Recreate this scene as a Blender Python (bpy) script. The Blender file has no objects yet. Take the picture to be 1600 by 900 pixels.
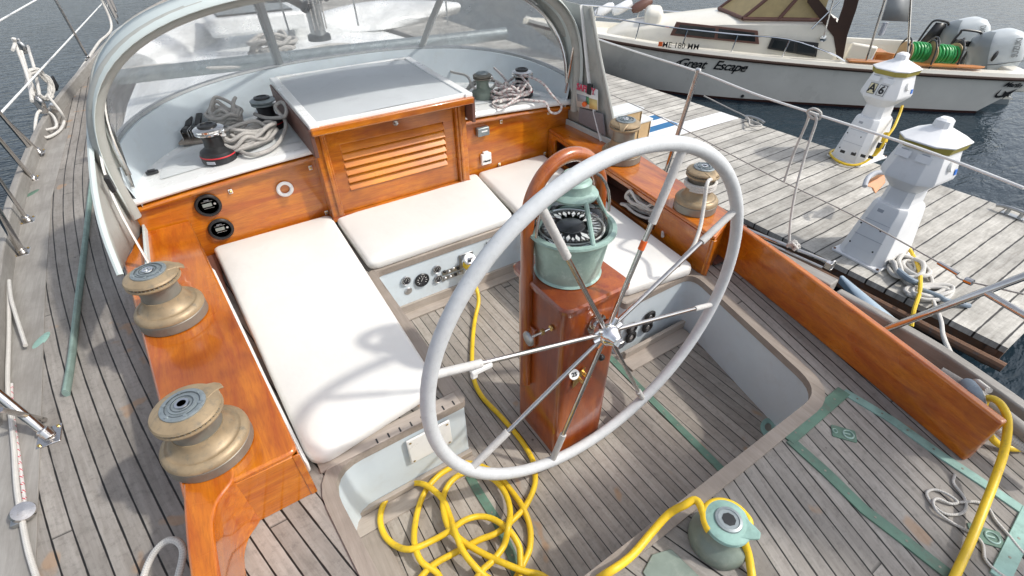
import bpy, bmesh, math, random
from mathutils import Vector, Matrix, Euler
random.seed(7)
C = bpy.context.scene.collection
sc = bpy.context.scene
V = Vector
# ------------------------------------------------------------------ camera
FPX, PITCH, YAW, ROLL = 750.0, math.radians(38.6), math.radians(32.5), math.radians(0.7)
CAM = V((-0.93, 0.0, 1.9))
_f = V((math.sin(YAW)*math.cos(PITCH), math.cos(YAW)*math.cos(PITCH), -math.sin(PITCH)))
_r0 = V((math.cos(YAW), -math.sin(YAW), 0)); _d0 = _f.cross(_r0)
_r = _r0*math.cos(ROLL)+_d0*math.sin(ROLL); _d = -_r0*math.sin(ROLL)+_d0*math.cos(ROLL)
cd = bpy.data.cameras.new('camera'); cam = bpy.data.objects.new('camera', cd); C.objects.link(cam)
cd.sensor_width = 36; cd.lens = 36*FPX/1600; cd.clip_start = 0.02; cd.clip_end = 3000
m = Matrix((_r, -_d, -_f)).transposed().to_4x4(); m.translation = CAM; cam.matrix_world = m
sc.camera = cam
def ray(px, py): return _f*FPX+_r*(px-800)+_d*(py-450)
def onplane(px, py, p, n):
    v = ray(px, py); n = V(n); return CAM+v*((V(p)-CAM).dot(n)/v.dot(n))
def PZ(px, py, z=0.0): return onplane(px, py, (0, 0, z), (0, 0, 1))
def PY(px, py, y): return onplane(px, py, (0, y, 0), (0, 1, 0))
def PX(px, py, x): return onplane(px, py, (x, 0, 0), (1, 0, 0))

# ------------------------------------------------------------------ node helpers
class NT:
    def __init__(s, name):
        s.m = bpy.data.materials.new(name); s.m.use_nodes = True; s.t = s.m.node_tree; s.t.nodes.clear()
        s.out = s.t.nodes.new('ShaderNodeOutputMaterial')
    def n(s, typ, **kw):
        x = s.t.nodes.new('ShaderNode'+typ)
        for k, v in kw.items(): setattr(x, k, v)
        return x
    def put(s, sock, val):
        if hasattr(val, 'is_output') or isinstance(val, bpy.types.NodeSocket): s.t.links.new(val, sock)
        elif isinstance(val, (tuple, list)) and len(val) == 3 and sock.type == 'RGBA': sock.default_value = (*val, 1)
        else: sock.default_value = val
    def math(s, op, a, b=0.0, c=None, clamp=False):
        x = s.n('Math', operation=op, use_clamp=clamp); s.put(x.inputs[0], a); s.put(x.inputs[1], b)
        if c is not None: s.put(x.inputs[2], c)
        return x.outputs[0]
    def mix(s, f, a, b, mode='MIX'):
        x = s.n('Mix', data_type='RGBA', blend_type=mode); s.put(x.inputs[0], f); s.put(x.inputs[6], a); s.put(x.inputs[7], b)
        return x.outputs[2]
    def comb(s, x, y, z):
        c = s.n('CombineXYZ'); s.put(c.inputs[0], x); s.put(c.inputs[1], y); s.put(c.inputs[2], z); return c.outputs[0]
    def noise(s, vec, scale=5, detail=4, rough=.55, out=0, dist=0.0):
        x = s.n('TexNoise'); s.put(x.inputs['Vector'], vec); x.inputs['Scale'].default_value = scale
        x.inputs['Detail'].default_value = detail; x.inputs['Roughness'].default_value = rough; x.inputs['Distortion'].default_value = dist
        return x.outputs[out]
    def rng(s, v, a, b, c=0.0, d=1.0, smooth=False):
        x = s.n('MapRange', interpolation_type='SMOOTHSTEP' if smooth else 'LINEAR'); s.put(x.inputs[0], v)
        for i, q in enumerate((a, b, c, d)): s.put(x.inputs[1+i], q)
        return x.outputs[0]
    def obj(s): return s.n('TexCoord').outputs['Object']
    def gen(s): return s.n('NewGeometry').outputs['Position']
    def scale(s, vec, sx, sy, sz):
        x = s.n('Mapping'); s.put(x.inputs['Vector'], vec); x.inputs['Scale'].default_value = (sx, sy, sz); return x.outputs[0]
    def bump(s, h, strength=.3, dist=.01, normal=None):
        x = s.n('Bump'); x.inputs['Strength'].default_value = strength; x.inputs['Distance'].default_value = dist
        s.put(x.inputs['Height'], h)
        if normal: s.put(x.inputs['Normal'], normal)
        return x.outputs[0]
    def bsdf(s, **kw):
        b = s.n('BsdfPrincipled')
        for k, v in kw.items(): s.put(b.inputs[k.replace('_', ' ')], v)
        s.t.links.new(b.outputs[0], s.out.inputs[0]); return b

def simple(name, col, rough=.5, metal=0.0, var=.12, scale=8, bump=0.0, coat=0.0, bscale=60, rvar=.1, dirt=None, dirtamt=.5):
    t = NT(name); p = t.obj()
    n = t.noise(p, scale, 5, .6)
    c = t.mix(t.rng(n, .3, .7), tuple(x*(1-var) for x in col), tuple(min(1, x*(1+var)) for x in col))
    if dirt:
        n2 = t.noise(p, scale*2.7, 6, .7)
        c = t.mix(t.rng(n2, .5, .75, 0, dirtamt, True), c, dirt)
    kw = dict(Base_Color=c, Roughness=t.rng(n, .3, .7, rough-rvar*.5, rough+rvar*.5), Metallic=metal)
    if coat: kw['Coat_Weight'] = coat; kw['Coat_Roughness'] = .06
    if bump: kw['Normal'] = t.bump(t.noise(p, bscale, 3), bump, .002)
    t.bsdf(**kw); return t.m

def planks(name, mode, s, w, tones, seamcol=(.012, .011, .010), length=1.9, rust=.5, blotch=1.0, rough=.72):
    """mode: 'straight' planks fore-aft, 'sheer' follow the deck edge, 'dock' planks athwart."""
    t = NT(name); g = t.n('SeparateXYZ'); t.t.links.new(t.gen(), g.inputs[0]); X, Y, Z = g.outputs
    if mode == 'straight': u, v = X, Y
    elif mode == 'dock': u, v = Y, X
    else:
        q = t.math('MAXIMUM', t.math('SUBTRACT', 5.0, Y), 0.0)
        u = t.math('MULTIPLY_ADD', t.math('MULTIPLY', q, q), .033, t.math('ABSOLUTE', X)); v = Y
    # slight wander of the seams
    wob = t.math('MULTIPLY', t.math('SUBTRACT', t.noise(t.comb(u, v, 0.0), 2.2, 1), .5), s*.10)
    us = t.math('DIVIDE', t.math('ADD', u, wob), s)
    idn = t.math('FLOOR', us); fr = t.math('FRACT', us)
    wn = t.n('TexWhiteNoise', noise_dimensions='1D'); t.put(wn.inputs['W'], idn); rv = wn.outputs['Value']
    dist = t.math('ABSOLUTE', t.math('SUBTRACT', fr, .5))
    wv = t.math('MULTIPLY', t.rng(t.noise(t.comb(u, v, 0.0), 9, 2), .3, .7, .7, 1.3), w)
    seam = t.rng(t.math('SUBTRACT', .5, dist), t.math('MULTIPLY', wv, .65), t.math('MULTIPLY', wv, 1.25), 1.0, 0.0, True)
    jl = t.math('FRACT', t.math('ADD', t.math('DIVIDE', v, length), t.math('MULTIPLY', rv, 7.31)))
    butt = t.rng(jl, .0, .0022 if mode != 'dock' else .0009, 1.0, 0.0)
    bid = t.math('FLOOR', t.math('ADD', t.math('DIVIDE', v, length), t.math('MULTIPLY', rv, 7.31)))
    wn2 = t.n('TexWhiteNoise', noise_dimensions='2D'); t.put(wn2.inputs['Vector'], t.comb(idn, bid, 0.0)); rv2 = wn2.outputs['Value']
    if mode == 'dock': butt = 0.0
    line = t.math('MAXIMUM', seam, butt)
    a, b, c3 = tones
    gr = t.noise(t.comb(t.math('MULTIPLY', u, 1.0), t.math('MULTIPLY', v, .06), rv2), 110 if mode != 'dock' else 60, 5, .7)
    gr2 = t.noise(t.comb(t.math('MULTIPLY', u, 1.0), t.math('MULTIPLY', v, .12), rv2), 24, 4, .6, dist=1.2)
    col = t.mix(t.rng(gr, .3, .7), a, b)
    col = t.mix(t.rng(gr2, .4, .75, 0, .65), col, c3)
    br = t.rng(rv2, 0, 1, .82, 1.16)
    bl = t.rng(t.noise(t.comb(u, v, 3.0), 1.7*blotch, 6, .65), .3, .7, .78 if mode != 'dock' else .62, 1.18 if mode != 'dock' else 1.12)
    sp = t.rng(t.noise(t.comb(u, v, 9.0), 34, 6, .8), .30, .5, .70, 1.03)
    k = t.math('MULTIPLY', t.math('MULTIPLY', br, bl), sp)
    col = t.mix(1.0, col, t.comb(k, k, k), 'MULTIPLY')
    # tiny dark specks / plugs
    vo = t.n('TexVoronoi'); t.put(vo.inputs['Vector'], t.comb(u, v, 0.0)); vo.inputs['Scale'].default_value = 9 if mode != 'dock' else 7
    spk = t.math('MULTIPLY', t.rng(vo.outputs['Distance'], .035, .06, 1.0, 0.0), t.rng(t.noise(t.comb(u, v, 1.0), 3, 2), .5, .6, 0, .7))
    col = t.mix(spk, col, (.05, .04, .035))
    if rust:
        rs = t.rng(t.noise(t.comb(t.math('MULTIPLY', u, 1.5), v, 5.0), 5.5, 2, .45), .675, .73, 0, rust, True)
        col = t.mix(rs, col, (.40, .235, .12))
    col = t.mix(line, col, seamcol)
    h = t.math('SUBTRACT', t.math('MULTIPLY', gr, .35), line)
    t.bsdf(Base_Color=col, Roughness=t.rng(line, 0, 1, rough, .5), Normal=t.bump(h, .55, .0025), Specular_IOR_Level=.35)
    return t.m

def varnish(name, axis, light=(.62, .205, .009), mid=(.42, .088, .003), dark=(.12, .016, .0015), scale=1.0, darkness=0.0, coat=1.0):
    t = NT(name); p = t.gen()
    st = [7.0, 7.0, 7.0]; st['xyz'.index(axis)] = .8
    pv = t.scale(p, *[q*scale for q in st])
    n1 = t.noise(pv, 3.0, 6, .62, dist=.8); n2 = t.noise(t.scale(p, *[q*scale*4 for q in st]), 6.0, 4, .7)
    n3 = t.noise(p, 1.6, 4, .6)
    c = t.mix(t.rng(n1, .32, .62), mid, light)
    c = t.mix(t.rng(n2, .45, .8, 0, .45), c, dark)
    c = t.mix(t.rng(n3, .42, .72, darkness, .75+darkness*.2, True), c, dark)
    t.bsdf(Base_Color=c, Roughness=t.rng(n3, .3, .7, .22, .38), Coat_Weight=coat, Coat_Roughness=t.rng(n3, .3, .7, .05, .13), Coat_IOR=1.5,
           Normal=t.bump(t.math('ADD', n2, t.math('MULTIPLY', n3, 3.0)), .10, .002)); return t.m

def ropemat(name, col, fleck=None, dirt=.25):
    t = NT(name); uv = t.n('UVMap', uv_map='UVMap').outputs[0]; s = t.n('SeparateXYZ'); t.put(s.inputs[0], uv); U, W = s.outputs[0], s.outputs[1]
    a = t.math('SINE', t.math('MULTIPLY', t.math('ADD', t.math('MULTIPLY', U, 4.0), t.math('MULTIPLY', W, 75.0)), 6.2832))
    b = t.math('SINE', t.math('MULTIPLY', t.math('SUBTRACT', t.math('MULTIPLY', U, 4.0), t.math('MULTIPLY', W, 75.0)), 6.2832))
    h = t.math('MULTIPLY', a, b)
    n = t.noise(t.gen(), 25, 4, .7)
    c = t.mix(t.rng(n, .35, .75, 0, dirt), col, tuple(x*.45 for x in col))
    c = t.mix(t.rng(h, -1, .2, .38, 0), c, tuple(x*.35 for x in col))
    if fleck:
        fl = t.math('MULTIPLY', t.math('GREATER_THAN', t.math('FRACT', t.math('MULTIPLY', W, 28.0)), .62), t.math('GREATER_THAN', a, .25))
        c = t.mix(fl, c, fleck)
    t.bsdf(Base_Color=c, Roughness=.85, Normal=t.bump(h, .5, .002)); return t.m

M = {}
g1, g2, g3 = (.258, .238, .216), (.335, .313, .285), (.185, .165, .143)
M['deck'] = planks('weathered_teak_deck', 'sheer', .0555, .052, (g1, g2, g3), length=4.6)
M['sole'] = planks('weathered_teak_sole', 'straight', .0515, .038, ((.30, .268, .232), (.38, .345, .305), (.225, .19, .158)), length=8.3, rust=.6)
M['dock'] = planks('weathered_dock_boards', 'dock', .142, .045, ((.46, .44, .40), (.62, .60, .55), (.29, .27, .235)), seamcol=(.03, .028, .025), length=50, rust=.0, blotch=1.6, rough=.85)
def plainwood(name, a, b, c3, axis):
    t = NT(name); p = t.gen(); st = [9.0]*3; st['xyz'.index(axis)] = .7
    n = t.noise(t.scale(p, *st), 6, 6, .7, dist=.6); n2 = t.noise(p, 3, 5, .65)
    c = t.mix(t.rng(n, .3, .7), a, b); c = t.mix(t.rng(n2, .45, .75, 0, .7), c, c3)
    t.bsdf(Base_Color=c, Roughness=.72, Normal=t.bump(n, .4, .003)); return t.m
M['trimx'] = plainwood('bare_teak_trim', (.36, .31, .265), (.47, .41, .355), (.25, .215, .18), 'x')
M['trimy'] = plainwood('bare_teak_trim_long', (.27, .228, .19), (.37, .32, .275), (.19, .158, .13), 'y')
M['greywood'] = plainwood('grey_weathered_rail', (.25, .235, .215), (.35, .335, .31), (.17, .155, .138), 'y')
M['varx'] = varnish('varnished_mahogany_athwart', 'x')
M['varmatte'] = varnish('satin_mahogany_slats', 'x', (.74, .27, .012), (.56, .15, .005), (.25, .05, .002), coat=.15)
M['vary'] = varnish('varnished_mahogany_foreaft', 'y', darkness=.12)
M['vararch'] = varnish('varnished_mahogany_bent', 'z', (.50, .13, .008), (.36, .068, .003), (.13, .018, .002), darkness=.1)
M['varz'] = varnish('varnished_mahogany_upright', 'z', (.56, .135, .006), (.34, .052, .003), (.10, .012, .002), darkness=.12)
M['varr'] = varnish('varnished_mahogany_red', 'y', (.66, .20, .006), (.44, .088, .0028), (.15, .02, .0014), darkness=.10)
M['white'] = simple('white_gelcoat', (.85, .86, .85), .28, var=.04, scale=4, bump=.08, bscale=20, coat=.3, dirt=(.5, .5, .46), dirtamt=.18)
M['whitegloss'] = simple('white_plastic', (.80, .80, .78), .3, var=.04, scale=10, dirt=(.45, .43, .38), dirtamt=.15)
M['bluegrey'] = simple('pale_blue_grey_paint', (.60, .67, .71), .4, var=.06, scale=3, bump=.1, bscale=30, dirt=(.45, .45, .42), dirtamt=.25)
M['nonskid'] = simple('grey_nonskid_paint', (.66, .69, .70), .75, var=.05, scale=6, bump=.5, bscale=420, dirt=(.33, .33, .31), dirtamt=.35)
M['hatchgrey'] = simple('grey_hatch_paint', (.54, .57, .59), .5, var=.06, scale=3, bump=.12, bscale=200, dirt=(.42, .44, .46), dirtamt=.4)
def cushmat():
    t = NT('white_vinyl_cushion'); p = t.gen(); n = t.noise(p, 2.2, 4, .55); n2 = t.noise(p, 9, 5, .6)
    c = t.mix(t.rng(n, .35, .7), (.74, .735, .70), (.78, .775, .745)); c = t.mix(t.rng(n2, .55, .85, 0, .18), c, (.60, .58, .54))
    t.bsdf(Base_Color=c, Roughness=.48, Normal=t.bump(t.math('ADD', t.math('MULTIPLY', n, 6.0), t.math('MULTIPLY', n2, 1.0)), .3, .007), Specular_IOR_Level=.35, Subsurface_Weight=0.0); return t.m
M['cushion'] = cushmat()
M['steel'] = simple('polished_stainless', (.62, .60, .58), .16, 1, var=.08, scale=30, rvar=.1, dirt=(.35, .25, .18), dirtamt=.35)
M['chrome'] = simple('chrome', (.75, .75, .75), .08, 1, var=.03, scale=20, rvar=.06)
M['alum'] = simple('dull_aluminium', (.42, .43, .43), .38, 1, var=.12, scale=14, dirt=(.2, .2, .2), dirtamt=.5)
M['bronze'] = simple('aged_tan_bronze', (.34, .255, .155), .46, .3, var=.2, scale=14, bump=.25, bscale=70, dirt=(.20, .175, .13), dirtamt=.85)
M['bronzegrey'] = simple('weathered_grey_bronze', (.24, .225, .19), .5, .5, var=.2, scale=12, bump=.15, bscale=120, dirt=(.22, .25, .22), dirtamt=.6)
M['capgrey'] = simple('blue_grey_alloy_cap', (.30, .34, .35), .42, .6, var=.15, scale=25, dirt=(.14, .16, .17), dirtamt=.6)
M['verd'] = simple('verdigris_bronze', (.30, .43, .38), .5, .15, var=.25, scale=9, bump=.4, bscale=60, dirt=(.50, .66, .61), dirtamt=.8)
M['verdstrip'] = simple('verdigris_strip', (.11, .20, .15), .6, .1, var=.3, scale=9, bump=.3, bscale=60, dirt=(.13, .14, .11), dirtamt=.9)
M['capdark'] = simple('dark_alloy', (.11, .13, .14), .45, .5, var=.2, scale=30)
M['strutgrey'] = simple('pale_zip_strip', (.50, .51, .51), .5, .2, var=.06)
M['verdpale'] = simple('faded_green_metal', (.21, .30, .27), .6, .1, var=.25, scale=14, bump=.3, bscale=60, dirt=(.30, .38, .35), dirtamt=.7)
M['verdlight'] = simple('bright_verdigris', (.26, .42, .37), .6, .05, var=.25, scale=12, bump=.3, bscale=60, dirt=(.16, .25, .20), dirtamt=.6)
M['verdgrey'] = simple('grey_green_drum', (.22, .27, .23), .55, .3, var=.18, scale=10, bump=.2, bscale=70, dirt=(.33, .36, .31), dirtamt=.6)
M['black'] = simple('black_plastic', (.018, .019, .021), .35, var=.2, scale=12, dirt=(.06, .06, .06), dirtamt=.4)
M['rubber'] = simple('black_rubber', (.012, .012, .014), .6, var=.2, scale=12)
M['dial'] = simple('dark_dial', (.03, .03, .035), .25, var=.1)
M['lcd'] = simple('lcd_grey', (.22, .24, .22), .3, var=.05)
M['red'] = simple('red_stripe', (.55, .03, .04), .4)
M['orange'] = simple('orange_tape', (.75, .13, .02), .5)
M['yellow'] = simple('yellow_cord', (.78, .52, .02), .42, var=.12, scale=14, dirt=(.40, .27, .04), dirtamt=.6, bump=.25, bscale=130)
M['brass'] = simple('brass', (.62, .44, .18), .25, .9, var=.1)
M['leather'] = simple('white_leather_wrap', (.60, .62, .63), .62, var=.06, scale=30, bump=.35, bscale=260, dirt=(.42, .44, .45), dirtamt=.4)
M['wrap'] = simple('old_white_tape', (.55, .54, .52), .7, var=.1, scale=40, bump=.4, bscale=200, dirt=(.3, .28, .26), dirtamt=.5)
M['rope'] = ropemat('white_braided_rope', (.66, .64, .60))
M['rope2'] = ropemat('grey_braided_rope', (.52, .50, .47), dirt=.5)
M['ropefleck'] = ropemat('flecked_rope', (.66, .63, .61), fleck=(.34, .13, .14))
M['ropered'] = ropemat('red_flecked_rope', (.70, .68, .66), fleck=(.6, .04, .08))
M['ropeblue'] = simple('blue_grey_hose_sleeve', (.20, .25, .30), .6)
M['canvas'] = simple('grey_canvas', (.38, .39, .365), .85, var=.06, scale=5, bump=.3, bscale=350, dirt=(.24, .245, .22), dirtamt=.5)
M['canvasblue'] = simple('faded_canvas_outside', (.52, .58, .57), .85, var=.05, scale=5, bump=.3, bscale=350)
M['mesh'] = simple('grey_mesh_pocket', (.20, .20, .22), .8, var=.1, scale=90)
M['paper'] = simple('paper', (.75, .75, .73), .6, var=.03)
M['platecream'] = simple('cream_plate', (.78, .70, .45), .5, var=.03)
M['paperred'] = simple('red_print', (.60, .06, .12), .6)
M['papergrey'] = simple('grey_print', (.40, .42, .46), .6)
M['paperyel'] = simple('straw_print', (.70, .55, .22), .6)
M['papergrn'] = simple('green_print', (.10, .30, .16), .6)
M['cream'] = simple('cream_gelcoat', (.78, .745, .65), .32, var=.04, scale=2, coat=.3, dirt=(.6, .55, .42), dirtamt=.2)
M['hullside'] = simple('boat_topsides', (.66, .645, .59), .30, var=.06, scale=2, coat=.4, dirt=(.56, .55, .49), dirtamt=.4)
M['bootred'] = simple('dark_red_bottom_paint', (.07, .025, .02), .6)
M['brown'] = simple('dark_brown_canvas', (.045, .022, .014), .8, var=.2)
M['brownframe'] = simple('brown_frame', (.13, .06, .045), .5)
M['tan'] = simple('tan_screen', (.40, .31, .15), .6, var=.12)
M['orangewood'] = simple('orange_wood', (.50, .20, .06), .4, var=.2)
M['green'] = simple('green_hose', (.03, .36, .09), .4, var=.15, scale=10)
M['blue'] = simple('blue_plastic', (.02, .16, .60), .4)
M['coverblue'] = simple('blue_mat_stripe', (.03, .15, .32), .9, bump=.5, bscale=300)
M['cowl'] = simple('outboard_grey', (.55, .59, .60), .3, var=.05, scale=3, coat=.4)
M['cowldark'] = simple('outboard_mid_grey', (.22, .25, .26), .35, var=.05, scale=3, coat=.3)
M['darkglass'] = simple('dark_tinted_window', (.02, .024, .026), .06, var=.2, scale=3)
M['smoke'] = simple('grey_smoked_panel', (.28, .29, .29), .4, var=.08)
M['gold'] = simple('gold_band', (.36, .30, .06), .45)
M['pedwhite'] = simple('white_power_pedestal', (.80, .81, .82), .38, var=.03, scale=5, dirt=(.55, .56, .55), dirtamt=.2)
M['textblack'] = simple('black_lettering', (.01, .01, .012), .4)
M['deepblue'] = simple('navy_hull', (.02, .06, .11), .25, coat=.5)
M['rust'] = simple('rusty_steel', (.16, .085, .05), .8, var=.3, scale=9, bump=.5, bscale=40, dirt=(.10, .12, .13), dirtamt=.8)
M['galv'] = simple('pale_blue_guard', (.42, .52, .60), .35, .35, var=.12, scale=4, dirt=(.30, .36, .40), dirtamt=.5)
M['basket'] = simple('tan_step_side', (.52, .36, .19), .7, var=.1)
M['gauge'] = simple('gauge_chrome', (.55, .55, .55), .3, .9)
def watermat():
    t = NT('harbour_water'); p = t.gen()
    a = t.noise(t.scale(p, 1.0, 2.6, 1), 2.2, 3, .55, dist=.6); b = t.noise(t.scale(p, 1.6, 3.4, 1), 6.5, 2, .5, dist=.3)
    c = t.noise(p, .35, 2)
    h = t.math('ADD', t.math('MULTIPLY', a, 1.0), t.math('MULTIPLY', b, .25))
    t.bsdf(Base_Color=t.mix(t.rng(c, .35, .65), (.010, .022, .032), (.018, .032, .044)), Roughness=.08, IOR=1.33, Specular_IOR_Level=.24, Normal=t.bump(h, .42, .07)); return t.m
M['water'] = watermat()
def vinylmat():
    t = NT('clear_hazy_vinyl'); p = t.gen()
    n = t.noise(p, 1.8, 4, .6, dist=1.5); n2 = t.noise(t.scale(p, 1, 1, .3), 5, 4, .6)
    tr = t.n('BsdfTransparent'); tr.inputs[0].default_value = (.93, .94, .94, 1)
    pr = t.n('BsdfPrincipled'); t.put(pr.inputs['Base Color'], (.74, .75, .75)); t.put(pr.inputs['Roughness'], .20)
    t.put(pr.inputs['Normal'], t.bump(t.math('ADD', n, n2), .35, .03))
    mx = t.n('MixShader'); t.put(mx.inputs[0], t.rng(t.math('MULTIPLY', n, t.rng(n2, .3, .7, .75, 1.25)), .3, .7, .26, .60)); t.t.links.new(tr.outputs[0], mx.inputs[1]); t.t.links.new(pr.outputs[0], mx.inputs[2])
    t.t.links.new(mx.outputs[0], t.out.inputs[0]); return t.m
M['vinyl'] = vinylmat()
def glassmat():
    t = NT('thin_glass'); tr = t.n('BsdfTransparent'); tr.inputs[0].default_value = (.93, .95, .95, 1)
    gl = t.n('BsdfGlossy'); gl.inputs['Roughness'].default_value = .03
    fr = t.n('Fresnel'); fr.inputs[0].default_value = 1.4; mx = t.n('MixShader'); t.t.links.new(fr.outputs[0], mx.inputs[0])
    t.t.links.new(tr.outputs[0], mx.inputs[1]); t.t.links.new(gl.outputs[0], mx.inputs[2]); t.t.links.new(mx.outputs[0], t.out.inputs[0]); return t.m
M['glass'] = glassmat()

# ------------------------------------------------------------------ mesh builder
def catmull(pts, n=6, closed=False):
    pts = [V(p) for p in pts]; out = []; N = len(pts)
    rng = range(N) if closed else range(N-1)
    for i in rng:
        if closed: p0, p1, p2, p3 = pts[i-1], pts[i], pts[(i+1) % N], pts[(i+2) % N]
        else: p0, p1, p2, p3 = pts[max(i-1, 0)], pts[i], pts[i+1], pts[min(i+2, N-1)]
        for k in range(n):
            t = k/n; out.append(.5*((2*p1)+(-p0+p2)*t+(2*p0-5*p1+4*p2-p3)*t*t+(-p0+3*p1-3*p2+p3)*t**3))
    if not closed: out.append(pts[-1])
    return out
class G:
    def __init__(s): s.v = []; s.f = []; s.uv = {}
    def add(s, vs, fs):
        b = len(s.v); s.v += [V(x) for x in vs]; s.f += [tuple(b+i for i in f) for f in fs]; return s
    def box(s, c, size, rot=None):
        h = [x/2 for x in size]; R = rot if rot else Matrix.Identity(3)
        vs = [V(c)+R@V((a*h[0], b*h[1], d*h[2])) for a in (-1, 1) for b in (-1, 1) for d in (-1, 1)]
        return s.add(vs, [(0, 1, 3, 2), (4, 6, 7, 5), (0, 4, 5, 1), (2, 3, 7, 6), (0, 2, 6, 4), (1, 5, 7, 3)])
    def lathe(s, prof, c=(0, 0, 0), seg=40, axis=None, ang=None):
        R = V((0, 0, 1)).rotation_difference(V(axis).normalized()).to_matrix() if axis else Matrix.Identity(3)
        vs = []; fs = []; n = len(prof)
        for i in range(seg):
            a = 2*math.pi*i/seg
            for r, z in prof: vs.append(V(c)+R@V((r*math.cos(a), r*math.sin(a), z)))
        for i in range(seg):
            j = (i+1) % seg
            for k in range(n-1): fs.append((i*n+k, j*n+k, j*n+k+1, i*n+k+1))
        cl = (V(prof[0])-V(prof[-1])).length < 1e-7
        if prof[0][0] > 1e-6 and not cl: fs.append(tuple(i*n for i in reversed(range(seg))))
        if prof[-1][0] > 1e-6 and not cl: fs.append(tuple(i*n+n-1 for i in range(seg)))
        return s.add(vs, fs)
    def tube(s, pts, r, seg=10, closed=False, cap=True, flat=1.0):
        pts = [V(p) for p in pts]; N = len(pts); b = len(s.v); vs = []; L = 0; d = []
        for i in range(N):
            t = (pts[(i+1) % N]-pts[i-1]) if closed else (pts[min(i+1, N-1)]-pts[max(i-1, 0)])
            d.append(t.normalized() if t.length > 1e-9 else V((0, 0, 1)))
        up = V((0, 0, 1)) if abs(d[0].z) < .9 else V((1, 0, 0))
        nrm = (up-d[0]*up.dot(d[0])).normalized()
        rr = r if isinstance(r, (list, tuple)) else [r]*N
        for i in range(N):
            nrm = (nrm-d[i]*nrm.dot(d[i])).normalized(); bi = d[i].cross(nrm)
            if i: L += (pts[i]-pts[i-1]).length
            for k in range(seg):
                a = 2*math.pi*k/seg; s.uv[b+i*seg+k] = (k/seg, L)
                vs.append(pts[i]+(nrm*math.cos(a)+bi*math.sin(a)*flat)*rr[i])
        fs = []
        for i in range(N if closed else N-1):
            j = (i+1) % N
            for k in range(seg): fs.append((i*seg+k, i*seg+(k+1) % seg, j*seg+(k+1) % seg, j*seg+k))
        if cap and not closed: fs += [tuple(reversed(range(seg))), tuple((N-1)*seg+k for k in range(seg))]
        return s.add(vs, fs)
    def prism(s, poly, z0, z1):
        n = len(poly); vs = [V((p[0], p[1], z0)) for p in poly]+[V((p[0], p[1], z1)) for p in poly]
        return s.add(vs, [tuple(reversed(range(n))), tuple(range(n, 2*n))]+[(i, (i+1) % n, n+(i+1) % n, n+i) for i in range(n)])
    def loft(s, rings, cap=True, closed=True):
        n = len(rings[0]); vs = [p for r in rings for p in r]; fs = []
        for a in range(len(rings)-1):
            for i in range(n if closed else n-1):
                j = (i+1) % n; fs.append((a*n+i, a*n+j, (a+1)*n+j, (a+1)*n+i))
        if cap: fs += [tuple(reversed(range(n))), tuple((len(rings)-1)*n+i for i in range(n))]
        return s.add(vs, fs)
    def obj(s, name, mat, parent=None, bevel=0.0, ang=35, local=False, seg=2, thick=0.0):
        me = bpy.data.meshes.new(name); off = V((0, 0, 0))
        if parent and not local:
            q = parent
            while q: off += q.location; q = q.parent
        me.from_pydata([tuple(x-off) for x in s.v], [], s.f)
        bm = bmesh.new(); bm.from_mesh(me); bmesh.ops.recalc_face_normals(bm, faces=bm.faces)
        if s.uv:
            ul = bm.loops.layers.uv.new('UVMap'); bm.verts.ensure_lookup_table()
            for f in bm.faces:
                us = [s.uv.get(l.vert.index, (0, 0)) for l in f.loops]
                wrap = max(u[0] for u in us)-min(u[0] for u in us) > .5
                for l, u in zip(f.loops, us): l[ul].uv = (u[0]+(1 if wrap and u[0] < .5 else 0), u[1])
        bm.to_mesh(me); bm.free()
        for p in me.polygons: p.use_smooth = True
        me.set_sharp_from_angle(angle=math.radians(ang))
        me.materials.append(M[mat] if isinstance(mat, str) else mat)
        o = bpy.data.objects.new(name, me); C.objects.link(o)
        if parent: o.parent = parent
        if thick:
            md = o.modifiers.new('thickness', 'SOLIDIFY'); md.thickness = thick; md.offset = 0
        if bevel:
            md = o.modifiers.new('bevel', 'BEVEL'); md.width = bevel; md.segments = seg; md.limit_method = 'ANGLE'; md.angle_limit = math.radians(40); md.harden_normals = False
        return o
def tag(o, label=None, cat=None, group=None, kind=None):
    if label: o['label'] = label
    if cat: o['category'] = cat
    if group: o['group'] = group
    if kind: o['kind'] = kind
    return o
def thing(name, label, cat, loc=(0, 0, 0), group=None):
    o = bpy.data.objects.new(name, None); C.objects.link(o); o.location = loc; o.empty_display_size = .05
    return tag(o, label, cat, group)
def struct(o): o['kind'] = 'structure'; return o
def roundpoly(pts, r, n=6):
    out = []; N = len(pts)
    for i in range(N):
        p = V(pts[i]).to_2d(); a = V(pts[i-1]).to_2d(); b = V(pts[(i+1) % N]).to_2d()
        ri = r[i] if isinstance(r, (list, tuple)) else r
        if ri <= 0: out.append(p); continue
        da = (a-p).normalized(); db = (b-p).normalized()
        p0 = p+da*ri; p1 = p+db*ri
        for k in range(n+1):
            t = k/n; out.append(p0*(1-t)**2+p*2*t*(1-t)+p1*t*t)
    return out
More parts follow.
